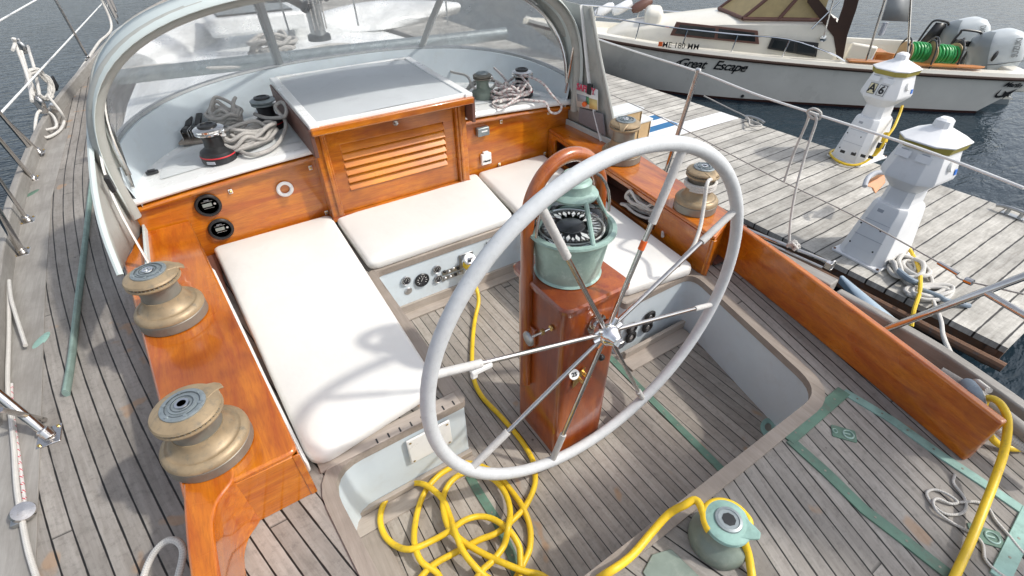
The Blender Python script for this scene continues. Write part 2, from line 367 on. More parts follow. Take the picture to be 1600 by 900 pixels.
def plate(name, outer, holes, thick, mat, parent=None, matrix=None, bevel=0.0, z=0.0):
    """flat board with holes: local XY outline, thickness from z downwards/backwards"""
    cu = bpy.data.curves.new(name, 'CURVE'); cu.dimensions = '2D'; cu.fill_mode = 'BOTH'; cu.extrude = thick/2
    for poly in [outer]+list(holes):
        sp = cu.splines.new('POLY'); sp.points.add(len(poly)-1)
        for i, p in enumerate(poly): sp.points[i].co = (p[0], p[1], 0, 1)
        sp.use_cyclic_u = True
    tmp = bpy.data.objects.new('tmp', cu); C.objects.link(tmp)
    dg = bpy.context.evaluated_depsgraph_get(); me = bpy.data.meshes.new_from_object(tmp.evaluated_get(dg))
    bpy.data.objects.remove(tmp); me.name = name
    mt = matrix if matrix else Matrix.Translation((0, 0, z-thick/2))
    off = V((0, 0, 0)); q = parent
    while q: off += q.location; q = q.parent
    me.transform(Matrix.Translation(-off)@mt)
    bm = bmesh.new(); bm.from_mesh(me); bmesh.ops.remove_doubles(bm, verts=bm.verts, dist=1e-5); bmesh.ops.recalc_face_normals(bm, faces=bm.faces); bm.to_mesh(me); bm.free()
    me.materials.clear(); me.materials.append(M[mat])
    for p in me.polygons: p.use_smooth = True
    me.set_sharp_from_angle(angle=math.radians(30))
    o = bpy.data.objects.new(name, me); C.objects.link(o); o.parent = parent
    if bevel:
        md = o.modifiers.new('bevel', 'BEVEL'); md.width = bevel; md.segments = 2; md.limit_method = 'ANGLE'; md.angle_limit = math.radians(50)
    return o
def frame(o, xa, ya, zc=None):
    xa = V(xa).normalized(); z = xa.cross(V(ya)).normalized(); ya = z.cross(xa)
    mt = Matrix((xa, ya, z)).transposed().to_4x4(); mt.translation = V(o); return mt
def text(name, s, size, mt, mat, parent, shear=0.0, bold=0.0, ext=.001, align='CENTER', space=1.0):
    cu = bpy.data.curves.new(name, 'FONT'); cu.body = s; cu.size = size; cu.shear = shear; cu.offset = bold; cu.extrude = ext; cu.align_x = align; cu.align_y = 'CENTER'; cu.space_character = space; cu.resolution_u = 4
    tmp = bpy.data.objects.new('tmp', cu); C.objects.link(tmp)
    dg = bpy.context.evaluated_depsgraph_get(); me = bpy.data.meshes.new_from_object(tmp.evaluated_get(dg)); bpy.data.objects.remove(tmp)
    off = V((0, 0, 0)); q = parent
    while q: off += q.location; q = q.parent
    me.transform(Matrix.Translation(-off)@mt); me.materials.clear(); me.materials.append(M[mat]); me.name = name
    o = bpy.data.objects.new(name, me); C.objects.link(o); o.parent = parent; return o
def rope(name, pts, r, mat, label, cat='rope', parent=None, n=6, seg=8, group=None):
    g = G(); g.tube(catmull(pts, n), r, seg); o = g.obj(name, mat, parent)
    if not parent: tag(o, label, cat, group)
    return o
def copytree(o, parent=None):
    c = o.copy(); C.objects.link(c); c.parent = parent
    for ch in list(o.children): copytree(ch, c)
    return c
D = .355   # deck level, cockpit sole is 0
WL = -.85  # water level
DK = -.40  # dock level

# ================================================================== world and sun
w = bpy.data.worlds.new('World'); sc.world = w; w.use_nodes = True; nt = w.node_tree
bg = nt.nodes['Background']; sky = nt.nodes.new('ShaderNodeTexSky'); sky.sky_type = 'NISHITA'; sky.sun_disc = False
SD = V((.72, -.60, 1.0)).normalized()
sky.sun_elevation = math.asin(SD.z); sky.sun_rotation = math.atan2(SD.x, SD.y); sky.air_density = 1.0; sky.dust_density = 2.5; sky.ozone_density = 1.0
hs = nt.nodes.new('ShaderNodeHueSaturation'); hs.inputs['Saturation'].default_value = .45; hs.inputs['Value'].default_value = 1.48
nt.links.new(sky.outputs[0], hs.inputs['Color']); bg.inputs[1].default_value = .15; nt.links.new(hs.outputs[0], bg.inputs[0])
sl = bpy.data.lights.new('sun', 'SUN'); sl.energy = 2.7; sl.angle = math.radians(2.0); sl.color = (1.0, .955, .88)
so = bpy.data.objects.new('sun', sl); C.objects.link(so); so.rotation_euler = SD.to_track_quat('Z', 'Y').to_euler()
sc.view_settings.view_transform = 'Standard'; sc.view_settings.look = 'None'; sc.view_settings.exposure = 0; sc.view_settings.gamma = 1
sc.cycles.max_bounces = 8; sc.cycles.transparent_max_bounces = 12
#@@SECTION setting
# ================================================================== setting: water, hull, deck, sole
g = G(); S = 600; g.add([(-S, -S, WL), (S, -S, WL), (S, S, WL), (-S, S, WL)], [(0, 1, 2, 3)]); struct(g.obj('water', 'water'))
# deck outline (port edge bulges outwards forward, starboard narrower aft)
port = [(-1.70, -1.6), (-1.84, -.4), (-1.92, .6), (-1.97, 1.3), (-2.04, 2.2), (-2.12, 3.2), (-2.17, 4.3), (-2.14, 5.8), (-2.0, 7.2), (-1.72, 9.2), (-1.3, 11.6), (-.4, 14.5)]
stb = [(.4, 14.5), (1.3, 11.6), (1.72, 9.2), (1.95, 7.2), (2.04, 5.8), (1.98, 4.3), (1.86, 3.4), (1.66, 2.45), (1.45, 1.6), (1.33, .9), (1.27, .3), (1.19, -.3), (1.0, -1.6)]
T = [(-1.0, 1.13), (-.93, .365), (.785, .375), (.985, 1.21), (.50, 1.21), (.50, 2.15), (-.44, 2.15), (-.44, 1.13)]
Tr = [.14, .02, .12, .10, .02, .05, .05, .02]
hole = roundpoly(T, Tr)
struct(plate('deck', port+stb, [hole], .03, 'deck', z=D))
g = G(); rail = port+stb; n = len(rail)
lo = [V((p[0]*.93, p[1], WL-.3)) for p in rail]; hi = [V((p[0], p[1], D-.002)) for p in rail]
g.add(lo+hi, [(i, (i+1) % n, n+(i+1) % n, n+i) for i in range(n)]); struct(g.obj('hull', 'deepblue', bevel=0))
# cockpit sole
g = G(); g.add([(p[0]*1.0, p[1], 0) for p in roundpoly([(a+(-.02 if a < 0 else .02), b+(.02 if b > 1 else -.02)) for a, b in T], .02)], [tuple(range(56))]); struct(g.obj('cockpit_sole', 'sole'))
# cockpit walls
g = G(); hp = [V((p[0], p[1], 0)) for p in hole]; n = len(hp)
g.add([p+V((0, 0, -.01)) for p in hp]+[p+V((0, 0, D-.032)) for p in hp], [(i, (i+1) % n, n+(i+1) % n, n+i) for i in range(n)]); struct(g.obj('cockpit_wall', 'bluegrey'))
def offset(poly, d):
    out = []; N = len(poly)
    for i in range(N):
        a, p, b = V(poly[i-1]).to_2d(), V(poly[i]).to_2d(), V(poly[(i+1) % N]).to_2d()
        e1 = (p-a); e2 = (b-p)
        if e1.length < 1e-7: e1 = e2
        if e2.length < 1e-7: e2 = e1
        n1 = V((e1.y, -e1.x)).normalized(); n2 = V((e2.y, -e2.x)).normalized(); q = (n1+n2)
        if q.length < .01: q = n1
        q.normalize(); out.append(p+q*d/max(.35, q.dot(n1)))
    return out
area = sum(hole[i-1][0]*hole[i][1]-hole[i][0]*hole[i-1][1] for i in range(len(hole)))
sg = 1 if area > 0 else -1
struct(plate('cockpit_rim', offset(hole, .042*sg), [offset(hole, -.006*sg)], .036, 'trimy', z=D+.008, bevel=.006))
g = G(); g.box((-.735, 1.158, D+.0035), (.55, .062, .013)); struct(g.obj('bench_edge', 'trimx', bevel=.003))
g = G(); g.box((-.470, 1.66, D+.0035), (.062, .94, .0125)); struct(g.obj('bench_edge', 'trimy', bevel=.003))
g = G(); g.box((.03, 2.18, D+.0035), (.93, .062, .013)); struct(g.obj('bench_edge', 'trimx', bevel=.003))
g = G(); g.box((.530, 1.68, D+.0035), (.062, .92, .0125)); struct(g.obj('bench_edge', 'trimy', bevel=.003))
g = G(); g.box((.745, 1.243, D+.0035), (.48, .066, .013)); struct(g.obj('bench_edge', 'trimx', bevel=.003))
# sole margin boards along the forward and side walls
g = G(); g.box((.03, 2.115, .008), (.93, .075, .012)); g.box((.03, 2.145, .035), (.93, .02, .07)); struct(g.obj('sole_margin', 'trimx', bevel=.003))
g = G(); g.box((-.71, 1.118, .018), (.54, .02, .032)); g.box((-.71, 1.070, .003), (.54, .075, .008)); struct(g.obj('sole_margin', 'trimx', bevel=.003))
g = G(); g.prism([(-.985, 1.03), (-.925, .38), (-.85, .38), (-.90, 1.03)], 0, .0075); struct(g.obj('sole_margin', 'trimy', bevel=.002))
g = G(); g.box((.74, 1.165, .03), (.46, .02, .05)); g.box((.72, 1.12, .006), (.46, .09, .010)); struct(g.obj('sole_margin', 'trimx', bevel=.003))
# cabin: top with camber, sides
def camb(x): return .855-.075*(x/1.42)**2
cabL = [(2.80, 1.43), (3.6, 1.42), (4.6, 1.36), (5.8, 1.22), (7.4, .95)]
rows = []
for y, hw in cabL: rows.append([V((hw*(k/10-1), y, camb(hw*(k/10-1))-.02*(y-2.8)/2)) for k in range(21)])
g = G(); g.loft(rows, cap=False, closed=False)
for sgn in (0, 20):
    g.loft([[r[sgn] for r in rows], [V((r[sgn].x*1.04, r[sgn].y, D-.02)) for r in rows]], cap=False, closed=False)
g.loft([rows[-1], [V((p.x, p.y+.1, D-.02)) for p in rows[-1]]], cap=False, closed=False)
struct(g.obj('cabin_top', 'white'))
# nonskid area on the cabin ledge, port and starboard of the hatch
for sx in (-1, 1):
    g = G(); rr = []
    for k in range(17):
        a = math.radians(2+64*k/16); x = sx*1.22*math.cos(a); yf = 2.95+.58*math.sin(a)**.75
        rr.append([V((x, 2.93+(yf-2.93)*j/6, camb(x)+.004-.01*((2.93+(yf-2.93)*j/6)-2.8))) for j in range(7)])
    g.loft(rr, cap=False, closed=False); struct(g.obj('nonskid_panel', 'nonskid'))
# rounded front lip of the cabin top above the bulkhead
g = G(); g.tube([V((-1.45+2.9*k/24, 2.80, camb(-1.45+2.9*k/24)-.018)) for k in range(25)], .02, 10); struct(g.obj('cabin_lip', 'white'))
# raised coaming that carries the windscreen
def arc(hx, y0, yb, z0, zc, n=40):
    out = []
    for k in range(n+1):
        a = math.pi*k/n; c = math.cos(a); s_ = math.sin(a)
        x = -hx*(abs(c)**.80)*(1 if c > 0 else -1); y = y0+(yb-y0)*s_**.80
        out.append(V((x, y, z0+zc*s_)))
    return out
a_in = arc(1.33, 2.79, 3.64, .735, .07); a_top = arc(1.36, 2.78, 3.71, .925, .15); a_out = arc(1.405, 2.77, 3.77, .925, .15); a_bot = arc(1.43, 2.77, 3.80, .74, .06)
g = G(); g.loft([a_in, a_top, a_out, a_bot], cap=False, closed=False); struct(g.obj('cabin_coaming', 'bluegrey', ang=50))
g = G(); g.tube(arc(1.385, 2.775, 3.745, .930, .15), .017, 8); struct(g.obj('coaming_bead', 'alum'))
#@@SECTION woodwork
# ================================================================== bulkhead and companionway
bk = thing('cabin_bulkhead', 'varnished mahogany bulkhead across the forward end of the cockpit', 'bulkhead', (0, 2.83, D))
def bulk_outline():
    top = [(x, camb(x)-.042) for x in [1.43-2.86*k/20 for k in range(21)]]
    return [(-1.43, .33), (1.43, .33)]+top
plate('panel', bulk_outline(), [], .03, 'varx', bk, Matrix(((1, 0, 0, 0), (0, 0, 1, 2.835), (0, 1, 0, 0), (0, 0, 0, 1))))
for x0, x1 in ((-1.43, -.47), (.47, 1.43)):
    g = G(); g.tube([V((x0+(x1-x0)*k/12, 2.80, camb(x0+(x1-x0)*k/12)-.062)) for k in range(13)], .014, 8); g.obj('moulding', 'varx', bk)
def ontobulk(px, py, y=2.818): return PY(px, py, y)
cp = thing('companionway', 'varnished companionway with a louvred washboard under the grey sliding hatch', 'companionway', (0, 2.75, D))
F = 2.715
MY = lambda y: Matrix(((1, 0, 0, 0), (0, 0, 1, y), (0, 1, 0, 0), (0, 0, 0, 1)))
for sx in (-1, 1):
    g = G(); g.box((sx*.435, (F+2.82)/2, .70), (.07, 2.82-F, .56)); g.box((sx*.425, F-.006, .70), (.022, .014, .52)); g.obj('post', 'varz' if 0 else 'varx', cp, bevel=.006)
g = G(); g.box((0, F+.05, .415), (.95, .11, .03)); g.box((0, F+.04, .39), (.90, .10, .04)); g.obj('sill', 'varx', cp, bevel=.006)
pan_o = [(-.40, .43), (.40, .43), (.40, .975), (-.40, .975)]; hole_l = [(-.325, .560), (.325, .560), (.325, .845), (-.325, .845)]
lb = plate('washboard', pan_o, [hole_l], .028, 'varx', cp, MY(F+.045), bevel=.004)
for k in range(6):
    g = G(); z = .585+k*.047
    R = Matrix.Rotation(math.radians(-38), 3, 'X'); g.box((0, F+.040, z), (.654, .010, .054), R); g.obj('slat', 'varmatte', lb, bevel=.002)
g = G(); g.box((0, F+.075, .70), (.70, .006, .34)); g.obj('backing', 'brownframe', lb)
g = G(); p = PY(618, 192, F+.03); g.lathe([(0, -.004), (.016, -.004), (.018, 0), (.014, .008), (0, .010)], p, 20, (0, -1, 0)); g.lathe([(0, 0), (.006, 0), (.006, .012), (0, .013)], p, 12, (0, -1, 0)); g.obj('knob', 'steel', lb)
# hatch
ht = thing('sliding_hatch', 'grey sliding hatch slab with a white edge over the companionway', 'hatch', (0, 3.1, .9))
HZ = 1.015
g = G(); rr = []
for y in (2.66, 3.0, 3.3, 3.53): rr.append([V((-.44+.88*k/10, y, HZ+.012*(1-(2*k/10-1)**2)+.03*(y-2.66))) for k in range(11)])
g.loft(rr, cap=False, closed=False); g.obj('panel', 'hatchgrey', ht)
g = G()
for a_, b_ in ((V((-.458, 2.64, HZ-.028)), V((-.458, 3.55, HZ+.000))), (V((.458, 2.64, HZ-.028)), V((.458, 3.55, HZ+.000)))):
    mid = (a_+b_)/2; g.box(mid+V((0, 0, .014)), (.05, .93, .045), Matrix.Rotation(math.atan2(.028, .91), 3, 'X'))
g.box((0, 2.655, HZ-.012), (.90, .028, .040)); g.box((0, 3.55, HZ+.016), (.90, .03, .045)); g.obj('frame', 'white', ht, bevel=.006)
g = G(); g.box((0, 2.632, HZ-.032), (.965, .035, .042)); g.obj('nosing', 'varx', ht, bevel=.008)
for sx in (-1, 1):
    g = G(); g.box((sx*.482, 3.09, .930), (.022, .93, .15), Matrix.Rotation(math.atan2(.02, 1.06), 3, 'X')); g.obj('runner', 'brownframe', ht, bevel=.004)
#@@SECTION bulkfittings
def gauge(px, py, label):
    p = ontobulk(px, py); t = thing('round_instrument', label, 'instrument', p, 'digital instruments on the bulkhead')
    g = G(); g.lathe([(.045, 0), (.062, .0), (.064, .012), (.058, .020), (.050, .020), (.047, .012)], (0, 0, 0), 36, (0, -1, 0)); g.obj('bezel', 'black', t, local=True)
    g = G(); g.lathe([(0, .012), (.048, .012), (.048, .002), (0, .002)], (0, 0, 0), 30, (0, -1, 0)); f = g.obj('face', 'dial', t, local=True)
    g = G(); g.box((-.004, -.0135, .004), (.045, .003, .019)); g.obj('display', 'lcd', t, local=True, bevel=.001)
    g = G(); g.lathe([(0, 0), (.006, 0), (.006, .003), (0, .003)], (.033, -.012, .004), 10, (0, -1, 0)); g.box((0, -.0135, .024), (.055, .002, .0015)); g.box((0, -.0135, -.014), (.05, .002, .0015)); g.obj('button', 'gauge', t, local=True)
    text('lettering', 'WIND' if py < 340 else 'DEPTH', .0085, Matrix.Translation((0, -.0135, .030))@Matrix.Rotation(math.pi/2, 4, 'X'), 'papergrey', t).parent = t
gauge(325, 320, 'black round digital display, upper of the two on the port bulkhead')
gauge(345, 357, 'black round digital display, lower of the two, just above the port box end')
for o in [o for o in bpy.data.objects if o.name.startswith('lettering')]:
    pass
p = ontobulk(445, 295, 2.815); g = G(); g.lathe([(.026, 0), (.044, 0), (.046, .006), (.040, .011), (.030, .011), (.026, .006), (.026, 0)], p, 36, (0, -1, 0)); tag(g.obj('vent_ring', 'whitegloss'), 'white open ring screwed to the port bulkhead left of the louvred door', 'ring')
where = {(360, 299): 'just right of the upper display', (397, 374): 'above the forward edge of the port cushion', (485, 262): 'high beside the louvred door, port side', (510, 332): 'low beside the louvred door, port side', (783, 190): 'right of the grey box, near the top edge', (780, 257): 'right of the white box, near the cushion', (857, 176): 'near the top edge on the starboard bulkhead', (893, 194): 'above the starboard coaming box corner', (851, 240): 'by the mouth of the starboard cubby'}
for (px, py), wtxt in where.items():
    p = ontobulk(px, py, 2.815); t = thing('brass_stud', 'small brass snap stud '+wtxt, 'stud', p, 'brass studs on the bulkhead')
    g = G(); g.lathe([(0, 0), (.010, 0), (.010, .003), (.006, .004), (.007, .010), (.004, .013), (0, .013)], (0, 0, 0), 14, (0, -1, 0)); g.obj('stud_head', 'brass', t, local=True)
    g = G(); g.box((0, -.002, 0), (.020, .003, .026)); g.obj('stud_plate', 'whitegloss', t, local=True, bevel=.004)
def bbox_item(px, py, w_, h_, d_, mat, name, label, cat):
    p = ontobulk(px, py, 2.82); t = thing(name, label, cat, p)
    g = G(); g.box((0, -d_/2, 0), (w_, d_, h_)); g.obj('body', mat, t, local=True, bevel=.006); return t, p
t, p = bbox_item(752, 204, .092, .058, .035, 'capgrey', 'control_box', 'flat grey control box on the starboard bulkhead', 'control box')
g = G(); g.box((.005, -.036, .005), (.045, .003, .008)); g.obj('label_strip', 'whitegloss', t, local=True)
t, p = bbox_item(758, 247, .080, .082, .024, 'whitegloss', 'white_socket_box', 'white box with a tab on top below the grey control box', 'socket')
g = G(); g.box((-.002, -.012, .046), (.042, .02, .016)); g.obj('tab', 'whitegloss', t, local=True, bevel=.004)
text('lettering', 'Heatek', .020, Matrix.Translation((0, -.0255, -.012))@Matrix.Rotation(math.pi/2, 4, 'X'), 'textblack', t, shear=.2, bold=.0006)
for o in bpy.data.objects:
    if o.name.startswith('lettering') and o.parent and not o.get('fixed'):
        q = o.parent
        o.data.transform(Matrix.Translation(q.location)); o['fixed'] = 1
for o in bpy.data.objects:
    if 'fixed' in o: del o['fixed']
#@@SECTION coamings
# ================================================================== coaming boxes
BZ = .60
def coaming_side(poly_in, poly_out, holes, label, y_end, aft_label):
    # poly_in: aft point, forward point of inner edge; poly_out same
    t = thing('coaming_box', label, 'coaming box', ((poly_in[0][0]+poly_out[0][0])/2, (poly_in[0][1]+poly_in[1][1])/2, D))
    top = [poly_in[0], poly_in[1], poly_out[1], poly_out[0]]
    g = G(); g.prism(roundpoly(top, [.03, 0, 0, .03], 4), BZ-.022, BZ); g.obj('top_board', 'varr' if poly_in[0][0] < 0 else 'varr', t, bevel=.008)
    a, b = V((*poly_in[0], 0)), V((*poly_in[1], 0)); L = (b-a).length; u = (b-a).normalized()
    inw = V((-1 if a.x > 0 else 1, 0, 0))
    mt = frame(a+V((0, 0, D)), u, (0, 0, 1)); H = BZ-.022-D
    hs = [roundpoly([(h0, .045), (h1, .045), (h1, H-.026), (h0, H-.026)], .035, 5) for h0, h1 in holes]
    plate('inner_board', [(0, 0), (L, 0), (L, H), (0, H)], hs, .022, 'vary', t, mt@Matrix.Translation((0, 0, -.012 if inw.dot(mt.to_3x3()@V((0, 0, 1))) > 0 else .012)), bevel=.003)
    # end board
    c, d_ = V((*poly_in[0], 0)), V((*poly_out[0], 0)); g = G(); e = (d_-c); ln = e.length; R = frame(V((0, 0, 0)), e, (0, 0, 1)).to_3x3()
    g.box((c+d_)/2+V((0, .012, D+H/2)), (ln-.005, H, .022), R); g.obj('end_board', 'varx', t, bevel=.004)
    e0, e1 = V((*poly_out[0], 0)), V((*poly_out[1], 0)); R = frame(V((0, 0, 0)), e1-e0, (0, 0, 1)).to_3x3(); g = G()
    g.box((e0+e1)/2-inw*(-.012)+V((0, 0, D+H/2)), ((e1-e0).length-.03, H, .022), R); g.obj('outer_board', 'vary', t, bevel=.003)
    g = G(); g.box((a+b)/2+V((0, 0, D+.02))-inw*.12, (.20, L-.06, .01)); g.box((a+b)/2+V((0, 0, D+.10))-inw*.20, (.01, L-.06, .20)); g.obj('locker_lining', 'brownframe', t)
    return t
cb1 = coaming_side([(-1.035, 1.07), (-1.175, 2.815)], [(-1.345, 1.07), (-1.50, 2.815)], [(.25, .80), (1.0, 1.62)], 'long varnished coaming box on the port side carrying two big bronze winches', 1.0, '')
cb2 = coaming_side([(1.00, 1.15), (1.20, 2.815)], [(1.27, 1.25), (1.55, 2.815)], [(.42, 1.02), (1.25, 1.58)], 'varnished starboard coaming box with open rope cubbies', 1.0, '')
# port aft coaming board
g = G()
pts_o = [(-1.343, 1.14), (-1.350, .9), (-1.335, .5), (-1.275, -.2), (-1.20, -.9)]
pts_i = [(-1.205, 1.14), (-1.215, 1.075), (-1.268, 1.015), (-1.286, .90), (-1.272, .5), (-1.215, -.2), (-1.14, -.9)]
poly = catmull([(*p, 0) for p in pts_o], 5)+list(reversed(catmull([(*p, 0) for p in pts_i], 5)))
g.prism([(p.x, p.y) for p in poly], D, BZ+.002); tag(g.obj('coaming_board', 'varr', bevel=.012, seg=3), 'curved varnished coaming board running aft from the port winch box', 'coaming board')
# starboard coaming plank
a, b = V((.915, -.07, 0)), V((1.225, 1.245, 0)); g = G()
cpts = catmull([a, V((1.015, .32, 0)), V((1.13, .80, 0)), b], 6)
rings = []
for i, p in enumerate(cpts):
    d_ = (cpts[min(i+1, len(cpts)-1)]-cpts[max(i-1, 0)]).normalized(); nn = V((d_.y, -d_.x, 0))
    zt = .575+.03*i/(len(cpts)-1)
    rings.append([p-nn*.017+V((0, 0, D)), p+nn*.017+V((0, 0, D)), p+nn*.017+V((0, 0, zt)), p-nn*.017+V((0, 0, zt))])
g.loft(rings); tag(g.obj('coaming_plank', 'varr', bevel=.008, seg=3), 'long straight varnished coaming plank along the starboard side deck', 'coaming board')
# white sleeve tucked between the port box and the cushion
g = G(); pp = [V((-1.145, 2.35, .55)), V((-1.115, 2.0, .50)), V((-1.085, 1.6, .455)), V((-1.045, 1.15, .42))]
g.loft([[p+V((0, 0, -.06)), p+V((.012, 0, -.05)), p+V((.014, 0, -.01)), p+V((.004, 0, .015))] for p in pp]); tag(g.obj('seat_back_pad', 'cushion', bevel=.006), 'narrow white pad wedged between the port box and the long cushion', 'pad')
#@@SECTION cushions
# ================================================================== cushions
def cushion(name, poly, label, r=.05):
    g = G(); ar = sum(poly[i-1][0]*poly[i][1]-poly[i][0]*poly[i-1][1] for i in range(len(poly))); s_ = 1 if ar > 0 else -1
    rr = r if isinstance(r, list) else [r]*len(poly); cen = sum((V(p) for p in poly), V((0, 0)))/len(poly)
    def ring(k, z): return [V((q.x, q.y, z)) for q in roundpoly(offset(poly, k*s_), rr, 6)]
    rings = [ring(k, z) for z, k in ((D+.013, -.006), (D+.020, 0), (D+.050, 0), (D+.060, -.004), (D+.067, -.012), (D+.070, -.022))]
    last = rings[-1]
    for f in (.8, .55, .3): rings.append([V((cen.x+(p.x-cen.x)*f, cen.y+(p.y-cen.y)*f, D+.070+.006*(1-f)**.5*1.6)) for p in last])
    g.loft(rings); o = g.obj(name, 'cushion', ang=60); return tag(o, label, 'cushion', 'white cockpit cushions')
cushion('seat_cushion', [(-1.03, 1.135), (-.505, 1.215), (-.470, 2.80), (-1.13, 2.80)], 'long white vinyl cushion on the port bench', [.09, .05, .03, .03])
cushion('seat_cushion', [(-.455, 2.155), (.465, 2.155), (.565, 2.80), (-.455, 2.80)], 'white vinyl cushion in front of the louvred companionway', [.06, .06, .03, .03])
cushion('seat_cushion', [(.52, 1.245), (.965, 1.185), (1.15, 2.80), (.580, 2.80), (.50, 2.1)], 'white vinyl cushion on the starboard bench behind the compass', [.04, .06, .03, .02, .03])

# ================================================================== winches
def big_winch(s=1.0):
    t = bpy.data.objects.new('bronze_winch', None); C.objects.link(t)
    g = G(); g.lathe([(.128, 0), (.132, .004), (.132, .042), (.128, .046)], seg=48); g.obj('base_ring', 'bronzegrey', t, local=True)
    g = G(); g.lathe([(.128, .046), (.133, .048), (.1325, .058), (.124, .070), (.113, .0745), (.107, .073), (.102, .0745), (.094, .083), (.086, .095), (.080, .108), (.077, .124)], seg=48); g.obj('skirt', 'bronze', t, local=True)
    g = G(); g.lathe([(.074, .120), (.072, .140), (.0715, .168), (.075, .182), (.080, .188)], seg=40); g.obj('drum', 'bronzegrey', t, local=True)
    g = G(); g.lathe([(.080, .186), (.096, .190), (.101, .195), (.101, .200), (.094, .204), (.086, .205)], seg=48)
    g.lathe([(.086, .208), (.097, .210), (.101, .215), (.097, .222), (.080, .230), (.066, .234), (.060, .235)], seg=48); g.obj('jaw', 'bronze', t, local=True)
    g = G()
    for k in range(40):
        a = 2*math.pi*k/40; g.box((.0885*math.cos(a), .0885*math.sin(a), .2065), (.016, .006, .010), Matrix.Rotation(a+.5, 3, 'Z'))
    g.obj('grip_ring', 'bronzegrey', t, local=True)
    g = G(); g.lathe([(.064, .234), (.064, .239), (.058, .242), (.050, .242), (.049, .240), (.040, .240), (.039, .244), (.030, .244), (.029, .241), (.022, .241)], seg=40)
    for k in range(6):
        a = k*math.pi/3+.3; g.lathe([(.006, .0), (.006, .003), (0, .004)], (.053*math.cos(a), .053*math.sin(a), .2415), 8)
    cap = g.obj('cap', 'capgrey', t, local=True)
    g = G(); g.lathe([(.0295, .2436), (.0295, .2450), (.0325, .2450), (.0325, .2436), (.0295, .2436)], seg=32); g.lathe([(.0475, .2412), (.0475, .2428), (.050, .2428), (.050, .2412), (.0475, .2412)], seg=32); g.obj('cap_groove', 'capdark', cap, local=True)
    g = G(); g.lathe([(.022, .241), (.020, .247), (.013, .247), (.011, .236), (0, .234)], seg=24); g.obj('socket', 'chrome', cap, local=True)
    g = G(); a = [V((.03, .0, .232)), V((.075, .01, .228)), V((.105, .018, .216)), V((.118, .02, .203))]
    g.loft([[p+V((0, w_, -.004)), p+V((0, -w_, -.004)), p+V((0, -w_, .005)), p+V((0, w_, .005))] for p, w_ in zip(a, (.045, .032, .018, .012))]); g.obj('line_guide', 'bronze', t, local=True, bevel=.003)
    return t
wb = big_winch()
specs = [((-1.300, 1.975), .93, .97, 'big tan bronze winch on the port coaming box, the forward one', 0.0),
         ((-1.255, 1.225), .92, .87, 'big tan bronze winch on the port coaming box, the one nearest its aft end', 0.3),
         ((1.262, 2.11), .95, 1.08, 'bronze winch on the starboard box behind the steering wheel rim', 3.6),
         ((1.150, 1.41), .84, 1.0, 'bronze winch at the aft end of the starboard box with white rope wrapped on it', 4.2)]
for i, ((x, y), s_, sz, lab, rz) in enumerate(specs):
    o = wb if i == 0 else copytree(wb)
    tag(o, lab, 'winch', 'large bronze sheet winches'); o.location = (x, y, BZ+.001); o.scale = (s_, s_, sz); o.rotation_euler = (0, 0, rz)
# aft deck green winch
pa = V((-1.0+.025, .215, D)); pa = PZ(1120, 845, D); t = thing('verdigris_winch', 'green and grey winch on the aft deck with yellow cord round it', 'winch', pa); t.scale = (1, 1, .84)
g = G(); g.lathe([(.084, 0), (.088, .008), (.088, .030), (.082, .052), (.066, .066), (.052, .085), (.047, .11), (.052, .125)], pa, 44); g.obj('drum', 'verdgrey', t)
g = G(); g.lathe([(.052, .125), (.068, .130), (.068, .138), (.060, .140), (.068, .143), (.070, .150), (.060, .156), (.040, .160)], pa, 44)
g.loft([[pa+V((r*math.cos(a+.0)*1, 0, 0))+V((math.cos(-1.1)*r, math.sin(-1.1)*r, z))+V((-math.sin(-1.1)*w_, math.cos(-1.1)*w_, 0))-V((r*math.cos(a), 0, 0)) for w_, z in ((-h, .146), (h, .146), (h, .158), (-h, .158))] for r, h, a in ((.03, .040, 0), (.072, .020, 0), (.088, .010, 0))]); g.obj('jaw', 'verdlight', t, bevel=.003)
g = G(); g.lathe([(.040, .158), (.038, .166), (.030, .168), (.028, .165), (.020, .165)], pa, 36); cap = g.obj('cap', 'capgrey', t)
g = G(); g.lathe([(.020, .166), (.018, .158), (0, .156)], pa, 8); g.obj('socket', 'black', cap)
# cabin top winches
def small_winch(px, py, label, style, s=1.0, z=.84):
    p = PZ(px, py, z); p.z = camb(p.x)+.001
    t = thing('deck_winch', label, 'winch', p, 'small winches on the cabin top'); t.scale = (s, s, s)
    A, B_, Cc = style
    g = G(); g.lathe([(.058, 0), (.062, .003), (.062, .030), (.058, .040), (.045, .048), (.036, .056), (.033, .075), (.036, .095), (.044, .102)], seg=40); g.obj('drum', A, t, local=True)
    g = G(); g.lathe([(.046, .102), (.052, .105), (.052, .110), (.044, .113), (.052, .116), (.053, .122), (.045, .127), (.030, .130)], seg=40); g.obj('jaw', B_, t, local=True)
    g = G(); g.lathe([(.034, .129), (.033, .136), (.022, .138), (.020, .134), (.010, .134), (0, .132)], seg=24); g.obj('cap', Cc, t, local=True)
    if A == 'black':
        g = G(); g.lathe([(.0624, .024), (.0632, .025), (.0632, .028), (.0624, .029)], seg=40); g.obj('stripe', 'red', t, local=True)
        g = G(); g.box((-.035, -.052, .012), (.030, .003, .010), Matrix.Rotation(-.6, 3, 'Z')); g.obj('badge', 'papergrey', t, local=True)
    g = G(); g.box((.040, -.022, .105), (.022, .026, .028)); g.obj('stripper', 'chrome', t, local=True, bevel=.005)
    return t
small_winch(343, 245, 'black winch with a thin red stripe near the port end of the cabin top', ('black', 'chrome', 'black'), 1.42)
small_winch(424, 200, 'black winch with grey rope on it beside the hatch, port side', ('black', 'capgrey', 'black'), 1.35)
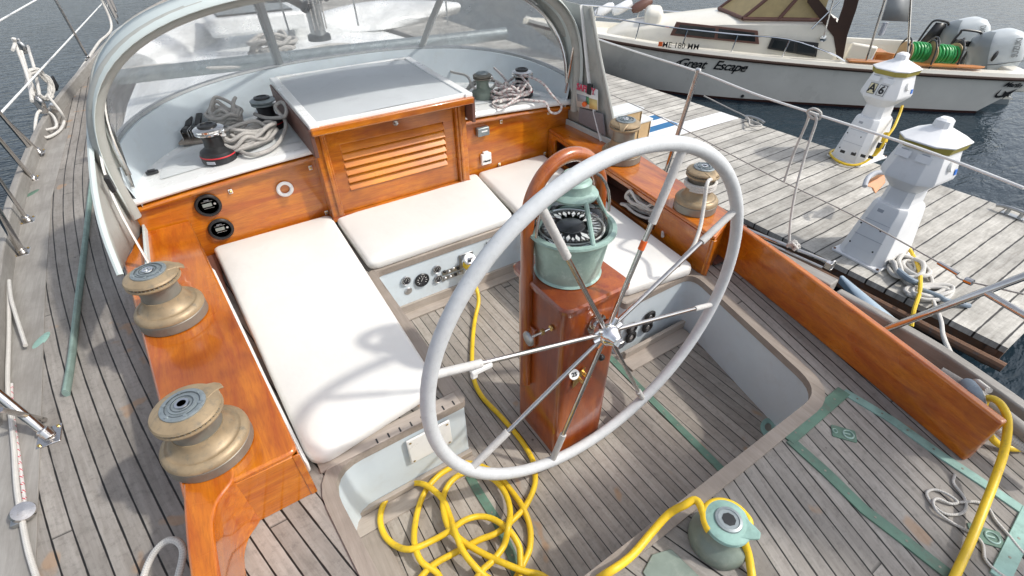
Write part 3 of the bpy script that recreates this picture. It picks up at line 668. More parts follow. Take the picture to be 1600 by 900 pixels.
small_winch(755, 151, 'plain grey winch beside the hatch, starboard side', ('verdgrey', 'bronzegrey', 'capgrey'), 1.25)
small_winch(815, 143, 'black winch with chrome jaws near the starboard end of the cabin top', ('black', 'chrome', 'black'), 1.35)
# rope clutches
def clutch(px, py, rz, label, n=2):
    p = PZ(px, py, .85); p.z = camb(p.x)+.002; t = thing('rope_clutch', label, 'rope clutch', p, 'rope clutches on the cabin top'); t.rotation_euler = (0, 0, rz); t.scale = (1.3, 1.3, 1.3)
    g = G(); g.box((0, 0, .006), (.055*n, .16, .012)); g.obj('base', 'trimy', t, local=True, bevel=.003)
    for k in range(n):
        x = (k-(n-1)/2)*.040
        g = G(); g.box((x-.015, 0, .035), (.003, .12, .045)); g.box((x+.015, 0, .035), (.003, .12, .045)); g.lathe([(.008, -.017), (.008, .017)], (x, .03, .042), 12, (1, 0, 0)); g.lathe([(.008, -.017), (.008, .017)], (x, -.03, .042), 12, (1, 0, 0)); b_ = g.obj('body', 'chrome', t, local=True, bevel=.002)
        g = G(); g.box((x, .045, .068), (.026, .085, .012), Matrix.Rotation(.35, 3, 'X')); g.box((x, -.03, .052), (.024, .04, .02)); g.obj('lever', 'black', t, local=True, bevel=.004)
clutch(305, 208, -.35, 'double rope clutch with black levers behind the red striped winch')
clutch(716, 113, .9, 'double rope clutch with black levers beside the hatch, starboard side')
p = PZ(234, 262, .83); t = thing('cabin_fitting', 'small black flat fitting on the port end of the cabin top', 'fitting', (p.x, p.y, camb(p.x)))
g = G(); g.prism(roundpoly([(-.03, -.018), (.03, -.018), (.03, .018), (-.03, .018)], .014, 4), 0, .014); g.obj('base', 'black', t, local=True, bevel=.004)
g = G(); g.prism(roundpoly([(-.018, -.01), (.018, -.01), (.018, .01), (-.018, .01)], .006, 4), .0145, .022); g.obj('cap', 'dial', t, local=True, bevel=.002)
# rope coils on the cabin top
def coil(name, cx, cy, z, rx, ry, turns, r, mat, label, jitter=.02, rise=.004, tail=None, seed=1, rot=0.0, tilt=0.0):
    rd = random.Random(seed); pts = []
    ox = oy = 0
    for k in range(turns*10):
        a = 2*math.pi*k/10
        if k % 10 == 0: ox, oy, kx, ky = rd.uniform(-jitter, jitter), rd.uniform(-jitter, jitter), rd.uniform(.78, 1.08), rd.uniform(.75, 1.08)
        x = ox+rx*kx*math.cos(a); y = oy+ry*ky*math.sin(a)
        pts.append(V((cx+x*math.cos(rot)-y*math.sin(rot), cy+x*math.sin(rot)+y*math.cos(rot), z+r+rise*k/10*(.6+.8*rd.random())+tilt*max(0, math.sin(a)))))
    if tail: pts += [V(q) for q in tail]
    return rope(name, pts, r, mat, label, n=4)
q = PZ(352, 186, .9); coil('coiled_rope', q.x, q.y, .835, .075, .11, 12, .0105, 'rope2', 'bundle of grey braided rope coiled between the two black port winches', .02, .011, seed=3, rot=.5)
q = PZ(392, 218, .87); coil('coiled_rope', q.x, q.y, .835, .13, .075, 11, .011, 'rope2', 'loose heap of grey rope in front of the second black winch', .035, .008, seed=5, rot=.4)
q = PZ(424, 200, .84); q.z = camb(q.x)
rope('winch_line', [PZ(398, 178, .93), PZ(415, 184, .93), PZ(436, 184, .94), PZ(446, 180, .96), PZ(447, 168, .99), PZ(440, 160, 1.0), PZ(430, 168, .98), PZ(446, 190, .92), PZ(442, 212, .88), PZ(425, 232, .86), PZ(395, 242, .855), PZ(375, 236, .855)], .011, 'rope2', 'thick grey line looping from the second black winch down to its heap')
q = PZ(795, 142, .88); coil('coiled_rope', q.x+.0, q.y, .83, .12, .09, 9, .0085, 'ropefleck', 'tangle of brown flecked rope round the chrome jawed winch', .05, .010, seed=8)
rope('winch_line', [PZ(772, 106, .93), PZ(790, 125, .92), PZ(800, 150, .86), PZ(770, 160, .85), PZ(785, 168, .85), PZ(812, 150, .88), PZ(830, 140, .92), PZ(815, 118, .97), PZ(845, 128, .95), PZ(862, 148, .88), PZ(877, 165, .80), PZ(872, 176, .755), PZ(860, 175, .765), PZ(852, 160, .83), PZ(838, 158, .84), PZ(815, 156, .85), PZ(795, 163, .85)], .0085, 'ropefleck', 'flecked line trailing over the starboard end of the cabin edge')
rope('winch_line', [PZ(688, 100, .88), PZ(705, 112, .90), PZ(728, 118, .92), PZ(735, 130, .90), PZ(728, 142, .86), PZ(745, 130, .90), PZ(760, 126, .93), PZ(775, 128, .90), PZ(765, 140, .88), PZ(742, 138, .90), PZ(740, 128, .92), PZ(768, 124, .93), PZ(800, 145, .86), PZ(780, 160, .85)], .009, 'rope', 'pale line from the starboard clutch round the plain grey winch')
# clutch tails under windscreen
#@@SECTION pedestal
# ================================================================== steering pedestal, compass, wheel
pd = thing('steering_pedestal', 'dark varnished mahogany steering pedestal standing in the cockpit', 'pedestal', (0, 1.055, 0))
def crect(cx, cy, hx, hy, c): return [(cx+hx-c, cy-hy), (cx+hx, cy-hy+c), (cx+hx, cy+hy-c), (cx+hx-c, cy+hy), (cx-hx+c, cy+hy), (cx-hx, cy+hy-c), (cx-hx, cy-hy+c), (cx-hx+c, cy-hy)]
g = G(); g.loft([[V((x, y, z)) for x, y in roundpoly(crect(-.008, 1.055, hx, hy, .0)[0:8:2] and [( -.008-hx, 1.055-hy), (-.008+hx, 1.055-hy), (-.008+hx, 1.055+hy), (-.008-hx, 1.055+hy)], .03, 5)] for z, hx, hy in ((0, .132, .148), (.84, .135, .150))]); g.obj('column', 'varz', pd)
g = G(); g.loft([[V((x, y, z)) for x, y in roundpoly([(-.008-hx, 1.055-hy), (-.008+hx, 1.055-hy), (-.008+hx, 1.055+hy), (-.008-hx, 1.055+hy)], .04, 6)] for z, hx, hy in ((.832, .143, .160), (.836, .150, .167), (.853, .152, .169), (.862, .146, .163))]); g.obj('top_board', 'varz', pd)
# wooden arch guard
ar = thing('compass_guard', 'varnished wooden hoop arching over the compass', 'guard', (0, 1.235, .4))
_ap = PX(885, 243, -.01); AY = _ap.y; AZ = _ap.z-.19; aw = .155
pts = [V((-aw, AY, .30)), V((-aw, AY, .70)), V((-aw, AY, AZ-.04))]+[V((-aw*math.cos(math.pi*k/12), AY, AZ+.19*math.sin(math.pi*k/12))) for k in range(1, 12)]+[V((aw, AY, AZ-.04)), V((aw, AY, .70)), V((aw, AY, .30))]
g = G(); g.tube(catmull(pts, 3), .0235, 14); g.obj('hoop', 'vararch', ar)
g = G()
for sx in (-1, 1):
    g = G(); g.box((sx*(aw-.025), AY-.03, .6), (.05, .05, .09)); g.obj('bracket', 'varz', ar, bevel=.004)
# compass
cc = V((-.005, 1.075, .862)); bc = thing('binnacle_compass', 'verdigris green binnacle compass with a caged glass top', 'compass', cc)
g = G(); g.lathe([(.118, 0), (.122, .004), (.116, .012), (.124, .08), (.136, .165), (.150, .175), (.156, .182), (.154, .190), (.140, .192), (.130, .186), (.126, .176)], cc, 56); g.obj('bowl', 'verd', bc)
g = G(); g.lathe([(.127, .178), (.10, .180), (.0, .183)], cc, 48); cd2 = g.obj('card', 'dial', bc)
g = G()
for k in range(64):
    a = 2*math.pi*k/64; R = Matrix.Rotation(a, 3, 'Z')
    if k % 16 == 0: b_ = [(.050, 0), (.072, -.010), (.106, 0), (.072, .010)]
    elif k % 4 == 0: b_ = [(.058, 0), (.080, -.0075), (.104, 0), (.080, .0075)]
    elif k % 2 == 0: b_ = [(.072, 0), (.086, -.005), (.104, 0), (.086, .005)]
    else: b_ = [(.094, -.0012), (.104, -.0012), (.104, .0012), (.094, .0012)]
    g.add([cc+R@V((x, y, .1855)) for x, y in b_]+[cc+R@V((x, y, .1835)) for x, y in b_], [(0, 1, 2, 3), (7, 6, 5, 4)])
g.tube([cc+V((.0475*math.cos(a), .0475*math.sin(a), .1855)) for a in [2*math.pi*k/40 for k in range(40)]], .0012, 5, closed=True)
g.lathe([(.108, .1835), (.112, .1862), (.116, .1835)], cc, 40); g.obj('markings', 'paper', cd2)
g = G(); g.lathe([(.03, .1838), (.05, .1865), (.045, .1895), (.010, .1925), (0, .193)], cc, 24); g.obj('pivot', 'black', cd2)
g = G(); g.lathe([(.126, .182), (.120, .215), (.098, .245), (.060, .265), (.0, .272)], cc, 40); g.obj('dome', 'glass', bc)
for k in range(4):
    a = k*math.pi/2+math.radians(-98); g = G()
    b0 = cc+V((.142*math.cos(a), .142*math.sin(a), .186)); b1 = cc+V((.075*math.cos(a), .075*math.sin(a), .310))
    g.tube([b0, b1], .008, 8); g.obj('cage_bar', 'verd', bc)
g = G(); g.lathe([(.052, .300), (.078, .303), (.081, .311), (.075, .318), (.060, .324), (.056, .339), (.057, .350), (.052, .356), (.046, .359), (.044, .369), (.034, .379), (.0, .382)], cc, 44); g.obj('lamp_hood', 'verd', bc)
g = G(); g.lathe([(.004, -.016), (.012, -.012), (.012, .012), (.004, .016)], cc+V((-.085, 0, .335)), 14, (0, 1, 0)); g.obj('hood_knob', 'verdlight', bc)
g = G(); hb = [cc+V((.155*math.cos(a), -.015, .20+.155*math.sin(a)*1.22)) for a in [math.pi*k/14 for k in range(15)]]; g.tube(hb, .005, 8); g.obj('bail_handle', 'steel', bc)
# wheel
HUB = V((.0, .846, .726)); WY = .866; WR = .678
wc = V((.004, WY, .708))
wh = thing('steering_wheel', 'large white steering wheel with eight steel spokes', 'steering wheel', HUB)
g = G(); g.tube([wc+V((WR*math.cos(2*math.pi*k/96), 0, WR*math.sin(2*math.pi*k/96))) for k in range(96)], .0225, 16, closed=True); g.obj('rim', 'leather', wh)
ends = [(857, 348), (1066, 236), (1138, 338), (1103, 478), (1003, 622), (864, 716), (733, 735), (693, 582)]
for i, e in enumerate(ends):
    p = PY(*e, WY); a = math.atan2(p.z-wc.z, p.x-wc.x); tip = wc+V((math.cos(a)*(WR-.012), 0, math.sin(a)*(WR-.012)))
    dr = (tip-HUB).normalized(); st = HUB+V((math.cos(a)*.03, 0, math.sin(a)*.03))+V((0, -.0, 0))
    if i in (1, 2, 3): st = st+V((0, .004, 0))
    g = G(); g.tube([st, tip], .0085, 12); sp = g.obj('spoke', 'steel', wh)
    L = (tip-st).length; f0 = {0: .66, 1: .62, 2: .72, 3: .80, 4: .86, 5: .76, 6: .72, 7: .76}[i]
    g = G(); g.tube([st+(tip-st)*f0, st+(tip-st)*.995], .0135 if i != 3 else .0115, 12); g.obj('wrap', 'wrap', sp)
    if i == 1:
        g = G(); g.tube([st+(tip-st)*.47, st+(tip-st)*.52], .0105, 12); g.obj('tape_band', 'orange', sp)
    if i == 7:
        q = st+(tip-st)*.80; g = G(); g.box(q+V((.02, -.006, -.020)), (.07, .02, .018)); g.box(q+V((-.005, -.006, -.030)), (.02, .015, .03)); g.obj('clip', 'whitegloss', sp, bevel=.004)
g = G(); g.lathe([(.0, -.055), (.020, -.055), (.024, -.048), (.030, -.036), (.036, -.030), (.040, -.02), (.040, .020), (.032, .026), (.024, .030), (.022, .05)], HUB, 28, (0, 1, 0)); g.obj('hub', 'chrome', wh)
g = G()
for k in range(8):
    a = k*math.pi/4+.2; g.tube([HUB+V((.02*math.cos(a), -.004, .02*math.sin(a))), HUB+V((.062*math.cos(a), 0, .062*math.sin(a)))], .012, 10)
g.obj('spoke_socket', 'chrome', wh)
g = G(); g.lathe([(.016, -.075), (.018, -.072), (.018, -.050)], HUB, 6, (0, 1, 0)); g.obj('nut', 'steel', wh)
g = G(); g.lathe([(.040, .0), (.042, .006), (.030, .012), (.022, .014), (.018, .05)], (HUB.x, .905, HUB.z), 28, (0, -1, 0)); g.lathe([(.014, 0), (.014, .06)], (HUB.x, .91, HUB.z), 16, (0, -1, 0)); g.obj('shaft_flange', 'steel', pd)
# engine lever on port face of the pedestal
kn = PX(826, 529, -.24); ks = V((-.143, kn.y+.0, kn.z-.0)); ks = PX(862, 512, -.145)
lv = thing('brake_knob', 'round grey brake knob on a steel rod on the pedestal side', 'knob', ks)
g = G(); g.tube([ks, kn], .005, 10); g.obj('rod', 'steel', lv)
g = G(); ax = (kn-ks).normalized(); g.lathe([(0, -.006), (.026, -.006), (.029, 0), (.026, .008), (.012, .011), (0, .011)], kn, 30, ax); g.obj('disc', 'alum', lv)
g = G(); g.lathe([(.012, 0), (.012, .006), (.007, .010)], ks, 16, ax); g.obj('collar', 'brass', lv); g = G(); g.box(ks+(kn-ks)*.4, (.012, .012, .022)); g.obj('pin', 'brass', lv)
# latch and tag on the aft face
lp = PY(903, 590, .902); lt = thing('throttle_latch', 'brass latch plate with a round tag on the aft face of the pedestal', 'latch', lp)
g = G(); g.prism([(-.026, -.045), (-.002, -.03), (.028, .02), (.030, .048), (.005, .035), (-.026, -.005)], 0, .003)
for v_ in g.v: v_.xyz = (lp.x+v_.x, lp.y-v_.z-.001, lp.z+v_.y)
g.obj('plate', 'brass', lt)
g = G(); g.tube([lp+V((0, -.004, .0)), lp+V((.0, -.034, .0))], .007, 10); g.tube([lp+V((.0, -.030, .0)), lp+V((.030, -.036, .028))], .0055, 10); g.lathe([(.009, -.01), (.009, .01)], lp+V((.03, -.012, .004)), 12, (0, 1, 0)); g.obj('lever', 'brass', lt)
tg = PY(897, 585, .862); g = G(); g.lathe([(0, -.002), (.020, -.002), (.020, .002), (0, .002)], tg, 26, (-.2, -1, .55)); dd = g.obj('tag', 'whitegloss', lt)
text('number', '25', .022, frame(tg+V((-.2, -1, .55)).normalized()*.003, (1, -.25, .0), (0, .5, 1)), 'textblack', dd, bold=.0005)
p = PY(938, 557, .902); g = G(); g.lathe([(.014, 0), (.014, .012), (.006, .018), (0, .018)], p, 16, (0, -1, 0)); tag(g.obj('push_button', 'black'), 'small black push button low on the aft face of the pedestal', 'button')
#@@SECTION fittings
# ================================================================== engine panel on the forward cockpit wall
FY = 2.148
def wl(px, py, y=FY): return PY(px, py, y)
for (px, py, r, lab) in ((634, 438, .028, 'small round black gauge at the port end of the engine panel'), (659, 437, .043, 'big round tachometer dial on the engine panel'), (682, 420, .026, 'small black gauge right of the tachometer, upper one'), (684, 435, .026, 'small black gauge right of the tachometer, lower one')):
    p = wl(px, py); t = thing('engine_gauge', lab, 'gauge', p, 'engine gauges on the forward cockpit wall')
    g = G(); g.lathe([(r*.85, .002), (r, 0), (r*1.06, .006), (r*.95, .012), (r*.86, .010), (r*.85, .002)], (0, 0, 0), 32, (0, -1, 0)); g.obj('bezel', 'gauge' if r < .04 else 'black', t, local=True)
    g = G(); g.lathe([(0, .006), (r*.88, .006), (r*.88, .001), (0, .001)], (0, 0, 0), 28, (0, -1, 0)); f = g.obj('face', 'dial', t, local=True)
    g = G()
    for k in range(9):
        a = math.radians(-40+k*32.5); g.box((r*.62*math.cos(a), -.0075, r*.62*math.sin(a)), (r*.2, .001, r*.07), Matrix.Rotation(-a, 3, 'Y'))
    g.box((0, -.0078, r*.12), (r*.05, .001, r*.6), Matrix.Rotation(.6, 3, 'Y')); g.obj('dial_marks', 'paper', f, local=True)
p = wl(638, 455); g = G(); g.lathe([(0, .006), (.012, .006), (.022, .002), (.024, 0), (0, 0)], p, 24, (0, -1, 0)); tag(g.obj('key_switch', 'gauge'), 'flat silver key switch under the small gauge at the port end of the panel', 'switch')
sw = thing('switch_panel', 'silver switch panel with small round push buttons beside the gauges', 'switch panel', wl(706, 425))
a0 = wl(706, 422); g = G(); g.box(a0+V((0, -.001, 0)), (.13, .003, .034)); g.box(a0+V((.0, -.001, -.040)), (.15, .003, .030)); g.obj('plate', 'alum', sw, bevel=.001)
for k, (dx, dz) in enumerate([(-.05, .012), (-.02, .0), (.01, .010), (.04, 0), (-.05, -.038), (-.015, -.04), (.02, -.037), (.05, -.04)]):
    g = G(); g.lathe([(.010, 0), (.010, .006), (.007, .010), (0, .010)], a0+V((dx, -.003, dz)), 14, (0, -1, 0)); g.obj('push_button', 'gauge' if k % 3 else 'black', sw)
p = wl(735, 432); g = G(); g.lathe([(.008, 0), (.008, .008), (0, .010)], p, 14, (0, -1, 0)); tag(g.obj('warning_lamp', 'red'), 'tiny red lamp just below the yellow plug', 'lamp')
# shore power inlet and plug
p = wl(728, 405); inl = thing('power_inlet', 'chrome shore power inlet with its cap lifted above the yellow plug', 'power inlet', p)
g = G(); g.box(p+V((0, -.004, 0)), (.095, .008, .095)); g.obj('flange', 'alum', inl, bevel=.003)
g = G(); g.lathe([(.040, .0), (.042, .030), (.036, .034), (.03, .034), (.030, .004)], p+V((0, -.004, 0)), 28, (0, -1, -.1)); g.obj('collar', 'chrome', inl)
g = G(); R = Matrix.Rotation(math.radians(40), 3, 'X'); g.lathe([(0, .012), (.036, .012), (.040, .004), (.040, -.004), (0, -.004)], p+V((0.0, -.052, .030)), 28, (0, -.6, .9)); g.box(p+V((-.004, -.062, .044)), (.026, .052, .010), Matrix.Rotation(math.radians(-34), 3, 'X')); g.obj('cap', 'chrome', inl, bevel=.002)
pc = thing('shore_plug', 'yellow shore power plug hanging from the inlet in the cockpit wall', 'plug', p+V((.0, -.05, -.01)))
g = G(); g.tube(catmull([p+V((-.002, -.032, -.004)), p+V((.004, -.072, -.016)), p+V((.010, -.088, -.050)), p+V((.016, -.088, -.095)), p+V((.018, -.084, -.13))], 4), [.041, .041, .040, .040, .037, .033, .029, .026, .024, .022, .021, .020, .020, .019, .018, .017, .017], 18); g.obj('body', 'yellow', pc)
# chain hanging, small items right of inlet
for (px, py0, py1, lab) in ((768, 372, 398, 'thin dark chain hanging on the cockpit wall nearer the pedestal'), (760, 378, 402, 'thin dark chain hanging on the cockpit wall nearer the plug')):
    a, b = wl(px, py0, FY-.006), wl(px, py1, FY-.006); g = G(); nl = 14
    for k in range(nl): q = a+(b-a)*k/nl; g.tube([q+V((0.0035*math.cos(t), .0025*math.sin(t)*(k % 2), -.006+.006*math.sin(t))) for t in [2*math.pi*j/8 for j in range(8)]], .0012, 5, closed=True)
    g.lathe([(0, -.01), (.007, -.008), (.007, .004), (0, .006)], b, 12); tag(g.obj('hanging_chain', 'black'), lab, 'chain')
# white inspection plate on the port bench end
t0 = PY(672, 690, 1.117); ip = thing('inspection_plate', 'square white cover plate screwed to the end of the port bench', 'cover plate', t0)
g = G(); g.box(t0+V((0, 0, 0)), (.185, .010, .150)); g.obj('plate', 'whitegloss', ip, bevel=.012)
for sx in (-1, 1):
    for sz in (-1, 1): g = G(); g.lathe([(.005, 0), (.005, .003), (0, .004)], t0+V((sx*.078, -.005, sz*.060)), 10, (0, -1, 0)); g.obj('screw', 'steel', ip)
# black rope cleat rings at the starboard bench end
for (px, py, lab) in ((1015, 494, 'round black socket at the starboard bench end, upper right one'), (1011, 510, 'round black socket at the starboard bench end, lower right one'), (987, 512, 'round black socket at the starboard bench end, upper left one'), (985, 526, 'round black socket at the starboard bench end, lower left one')):
    p = PY(px, py, 1.20); t = thing('wall_socket', lab, 'socket', p, 'black sockets at the starboard bench end')
    g = G(); g.lathe([(.020, 0), (.036, 0), (.038, .006), (.030, .013), (.022, .013), (.018, .004)], (0, 0, 0), 28, (0, -1, 0)); g.obj('ring', 'rubber', t, local=True)
    g = G(); g.lathe([(0, .010), (.012, .009), (.017, .003), (.017, .001), (0, .001)], (0, 0, 0), 20, (0, -1, 0)); g.obj('plug', 'gauge', t, local=True)
# drain / limber holes along port bench rim
g = G()
for k in range(8):
    q = V((-.80+k*.045, 1.140, D+.0095)); g.box(q, (.006, .022, .002))
tag(g.obj('rim_slots', 'black'), 'row of narrow dark drain slots along the aft edge of the port bench', 'slots')
# deck fittings (verdigris)
def strip(name, pts, w_, z, mat, label, cat='metal strip', th=.0055, holes=True):
    g = G(); pts = [V((p[0], p[1], 0)) for p in pts]; rings = []
    for i, p in enumerate(pts):
        d_ = (pts[min(i+1, len(pts)-1)]-pts[max(i-1, 0)]).normalized(); nn = V((d_.y, -d_.x, 0))*w_/2
        rings.append([p-nn+V((0, 0, z-.002)), p+nn+V((0, 0, z-.002)), p+nn+V((0, 0, z+th)), p-nn+V((0, 0, z+th))])
    g.loft(rings); o = tag(g.obj(name, mat, bevel=.0012), label, cat); 
    if holes:
        L = sum((pts[i+1]-pts[i]).length for i in range(len(pts)-1)); h = G(); k = .05
        acc = 0
        for i in range(len(pts)-1):
            sl_ = (pts[i+1]-pts[i]).length
            while k < acc+sl_:
                q = pts[i]+(pts[i+1]-pts[i])*((k-acc)/sl_); h.lathe([(.004, 0), (.004, .0008), (0, .001)], (q.x, q.y, z+th), 8); k += .09
            acc += sl_
        if h.v: h.obj('screw', 'brass' if 0 else 'bronzegrey', o)
    return o
strip('brass_strip', [PZ(713, 707, 0), PZ(745, 765, 0), PZ(775, 812, 0), PZ(800, 868, 0), PZ(808, 905, 0)], .036, 0.0, 'verdstrip', 'green metal strip let into the port half of the cockpit floor')
strip('brass_strip', [PZ(952, 558, 0), PZ(1020, 627, 0), PZ(1075, 682, 0), PZ(1130, 737, 0)], .036, 0.0, 'verdstrip', 'green metal strip let into the floor right of the pedestal')
strip('brass_strip', [PZ(1230, 688, D), PZ(1318, 612, D)], .048, D, 'verdstrip', 'dull green cross strip at the head of the aft deck hatch', th=.007)
strip('brass_strip', [PZ(1234, 688, D), PZ(1290, 738, D), PZ(1350, 797, D), PZ(1420, 850, D), PZ(1490, 905, D)], .040, D, 'verdstrip', 'long dull green strip on the left side of the aft deck hatch')
strip('brass_strip', [PZ(1318, 612, D), PZ(1395, 658, D), PZ(1470, 712, D), PZ(1535, 755, D), PZ(1600, 800, D), PZ(1660, 840, D)], .036, D, 'verdlight', 'long bright green strip on the right side of the aft deck hatch, beside the plank')
strip('brass_strip', [PZ(1610, 800, D), PZ(1560, 905, D)], .045, D+.001, 'verdlight', 'pale green cross strip at the photo corner of the aft deck hatch', th=.006)
def hplate(px, py, s, rz, label):
    p = PZ(px, py, D); t = thing('hinge_plate', label, 'deck plate', p, 'green metal plates on the aft deck'); t.rotation_euler = (0, 0, rz)
    g = G(); g.prism(roundpoly([(-.052*s, -.035*s), (.052*s, -.035*s), (.052*s, .035*s), (-.052*s, .035*s)], .006, 3), 0, .004); g.obj('plate', 'verdstrip', t, local=True, bevel=.001)
    g = G(); g.tube([(.018*s+.022*s*math.cos(a), .022*s*math.sin(a), .005) for a in [2*math.pi*k/20 for k in range(20)]], .003, 6, closed=True); g.tube([(-.038*s+.010*s*math.cos(a), .012*s*math.sin(a), .005) for a in [2*math.pi*k/12 for k in range(12)]], .002, 6, closed=True); g.box((0.01*s, 0, .005), (.03*s, .006, .004)); g.obj('ring_pull', 'verd', t, local=True)
hplate(1318, 678, .78, -.95, 'square green latch plate with a ring pull left inside the hatch strips')
hplate(1540, 838, .82, -.95, 'green latch plate under the yellow cord near the photo corner')
p = PZ(1040, 893, D); g = G(); g.prism([(p.x+a, p.y+b) for a, b in ((-.075, -.10), (.075, -.10), (.06, .035), (.0, .055), (-.06, .035))], D-.002, D+.006); o = tag(g.obj('deck_plate', 'verdgrey', bevel=.002), 'dull green hinge plate on the deck left of the green winch', 'deck plate')
def ovalplate(px, py, z, rx, ry, rz, label, mat='verd', deep=True):
    p = PZ(px, py, z); t = thing('deck_drain', label, 'deck fitting', p); t.rotation_euler = (0, 0, rz)
    g = G(); g.lathe([(.45, 0), (.45, .004), (.62, .0055), (1.0, .0045), (1.0, 0)] if deep else [(0, .004), (.6, .006), (1, .003), (1, 0)], seg=32)
    for v_ in g.v: v_.x *= rx; v_.y *= ry
    g.obj('flange', mat, t, local=True)
    if deep:
        g = G(); g.lathe([(0, .002), (.46, .002), (.46, .001), (0, .001)], seg=24)
        for v_ in g.v: v_.x *= rx; v_.y *= ry
        g.obj('opening', 'bronzegrey', t, local=True)
ovalplate(385, 812, D, .030, .030, 0, 'round green deck filler on the port quarter deck by the wooden coaming', 'verd')
ovalplate(1200, 668, 0.0, .055, .032, .4, 'oval green drain in the starboard aft corner of the cockpit floor', 'verdlight')
ovalplate(64, 533, D, .060, .022, 1.15, 'leaf shaped green chock on the port side deck', 'verdlight', False)
ovalplate(50, 303, D, .075, .024, 1.0, 'slim green chock further forward on the port side deck', 'verdstrip', False)
ovalplate(1108, 408, D, .030, .030, 0, 'small round fitting on the starboard side deck by the coaming box', 'bronzegrey')
#@@SECTION ropes
# ================================================================== the yellow shore cord
def zz(px, py, z): return PZ(px, py, z)
R0 = .0118
cord = [V((.018, -.084, -.13))+wl(728, 405), wl(741, 440, 2.06), zz(748, 468, .06), zz(742, 500, R0), zz(738, 540, R0), zz(739, 585, R0), zz(752, 618, R0), zz(782, 650, R0), zz(812, 685, R0), zz(829, 712, R0), zz(834, 727, R0), zz(836, 755, R0), zz(825, 784, .02), zz(810, 804, .03), zz(779, 831, .045), zz(748, 844, .04), zz(714, 862, .03), zz(681, 880, .03), zz(661, 898, .025),
        zz(640, 930, .02), zz(660, 955, .02), zz(690, 930, .02), zz(685, 898, .02), zz(659, 878, .04), zz(648, 851, .04), zz(648, 824, .02), zz(654, 793, .015), zz(665, 767, .015), zz(681, 747, .015), zz(697, 735, .015), zz(721, 724, .015), zz(748, 727, .015), zz(777, 742, .015), zz(799, 767, .015), zz(817, 793, .03), zz(828, 824, .015), zz(828, 855, .015), zz(819, 878, .015), zz(806, 905, .015),
        zz(800, 925, .02), zz(812, 915, .03), zz(813, 873, .04), zz(810, 851, .05), zz(794, 827, .065), zz(770, 811, .05), zz(748, 807, .045), zz(726, 813, .055), zz(703, 829, .05), zz(677, 844, .04), zz(643, 858, .05), zz(619, 853, .02), zz(601, 836, .015), zz(594, 811, .015), zz(601, 784, .015), zz(619, 764, .015), zz(641, 755, .018), zz(663, 757, .035), zz(681, 769, .045), zz(694, 784, .04), zz(703, 807, .035), zz(712, 833, .07), zz(723, 860, .07), zz(741, 884, .06), zz(765, 905, .04),
        zz(810, 925, .03), zz(860, 915, .03), zz(846, 899, .04), zz(821, 893, .05), zz(792, 882, .06), zz(763, 869, .05), zz(734, 853, .05), zz(714, 838, .05), zz(699, 820, .045), zz(692, 789, .035), zz(697, 764, .03), zz(712, 746, .03), zz(734, 736, .035), zz(754, 739, .035), zz(777, 754, .035), zz(791, 774, .035), zz(797, 798, .05), zz(794, 824, .085), zz(788, 851, .05), zz(770, 876, .05), zz(752, 893, .05), zz(745, 915, .04),
        zz(790, 935, .04), zz(860, 930, .08), zz(900, 925, .2), zz(945, 898, D+.035), zz(985, 870, D+.03), zz(1020, 830, D+.035), zz(1045, 803, D+.06), zz(1068, 790, D+.10), PZ(1090, 783, D+.116)]
wr = [V((pa.x+.064*math.cos(a), pa.y+.064*math.sin(a), D+.118)) for a in [math.radians(x) for x in range(165, -60, -25)]]
cord += wr+[zz(1163, 842, D+.085), zz(1169, 865, D+.045), zz(1174, 895, D+.02), zz(1180, 940, D+.02)]
cp_ = catmull(cord, 6)
for i in range(len(cp_)):
    if cp_[i].z < R0 and cp_[i].y > .46: cp_[i].z = R0
g = G(); g.tube(cp_, R0, 12); tag(g.obj('shore_power_cord', 'yellow'), 'thick yellow cord coiled on the cockpit floor and led round the green winch', 'power cord')
g = G(); g.tube(catmull([PZ(1600, 700, D+.02), PZ(1578, 700, D+.02), PZ(1555, 690, D+.03), PZ(1535, 660, D+.10), PZ(1540, 625, D+.18), PZ(1560, 628, D+.22), PZ(1574, 655, D+.20), PZ(1570, 700, D+.13), PZ(1556, 745, D+.08), PZ(1535, 800, D+.045), PZ(1515, 850, D+.03), PZ(1492, 900, D+.02), PZ(1470, 950, D+.02)], 6), .0122, 12); tag(g.obj('shore_power_cord', 'yellow'), 'yellow cord looping over the end of the starboard plank onto the aft deck', 'power cord')
rope('light_line', [PZ(1492, 742, D+.005), PZ(1490, 755, D+.005), PZ(1505, 775, D+.005), PZ(1510, 792, D+.006), PZ(1500, 803, D+.006), PZ(1475, 802, D+.006), PZ(1455, 785, D+.006), PZ(1448, 770, D+.006), PZ(1460, 765, D+.006), PZ(1480, 772, D+.010), PZ(1496, 784, D+.012), PZ(1485, 787, D+.008), PZ(1465, 779, D+.012), PZ(1458, 785, D+.014), PZ(1465, 800, D+.012), PZ(1490, 818, D+.006), PZ(1520, 834, D+.007), PZ(1535, 850, D+.006), PZ(1540, 875, D+.006), PZ(1565, 898, D+.006), PZ(1600, 915, D+.006)], .0045, 'rope', 'thin white line curled on the aft deck beside the yellow cord')
rope('light_line', [PZ(1498, 785, D+.006), PZ(1525, 784, D+.008), PZ(1545, 795, D+.006), PZ(1555, 812, D+.006), PZ(1575, 835, D+.006), PZ(1600, 865, D+.006), PZ(1640, 900, D+.006)], .0045, 'rope', 'thin white line running out to the photo edge across the green strip')
rope('deck_line', [PZ(222, 910, D+.02), PZ(232, 880, D+.04), PZ(246, 857, D+.07), PZ(264, 844, D+.09), PZ(280, 848, D+.09), PZ(286, 866, D+.07), PZ(276, 910, D+.03)], .010, 'rope', 'loop of white rope on the port side deck by the wooden coaming')
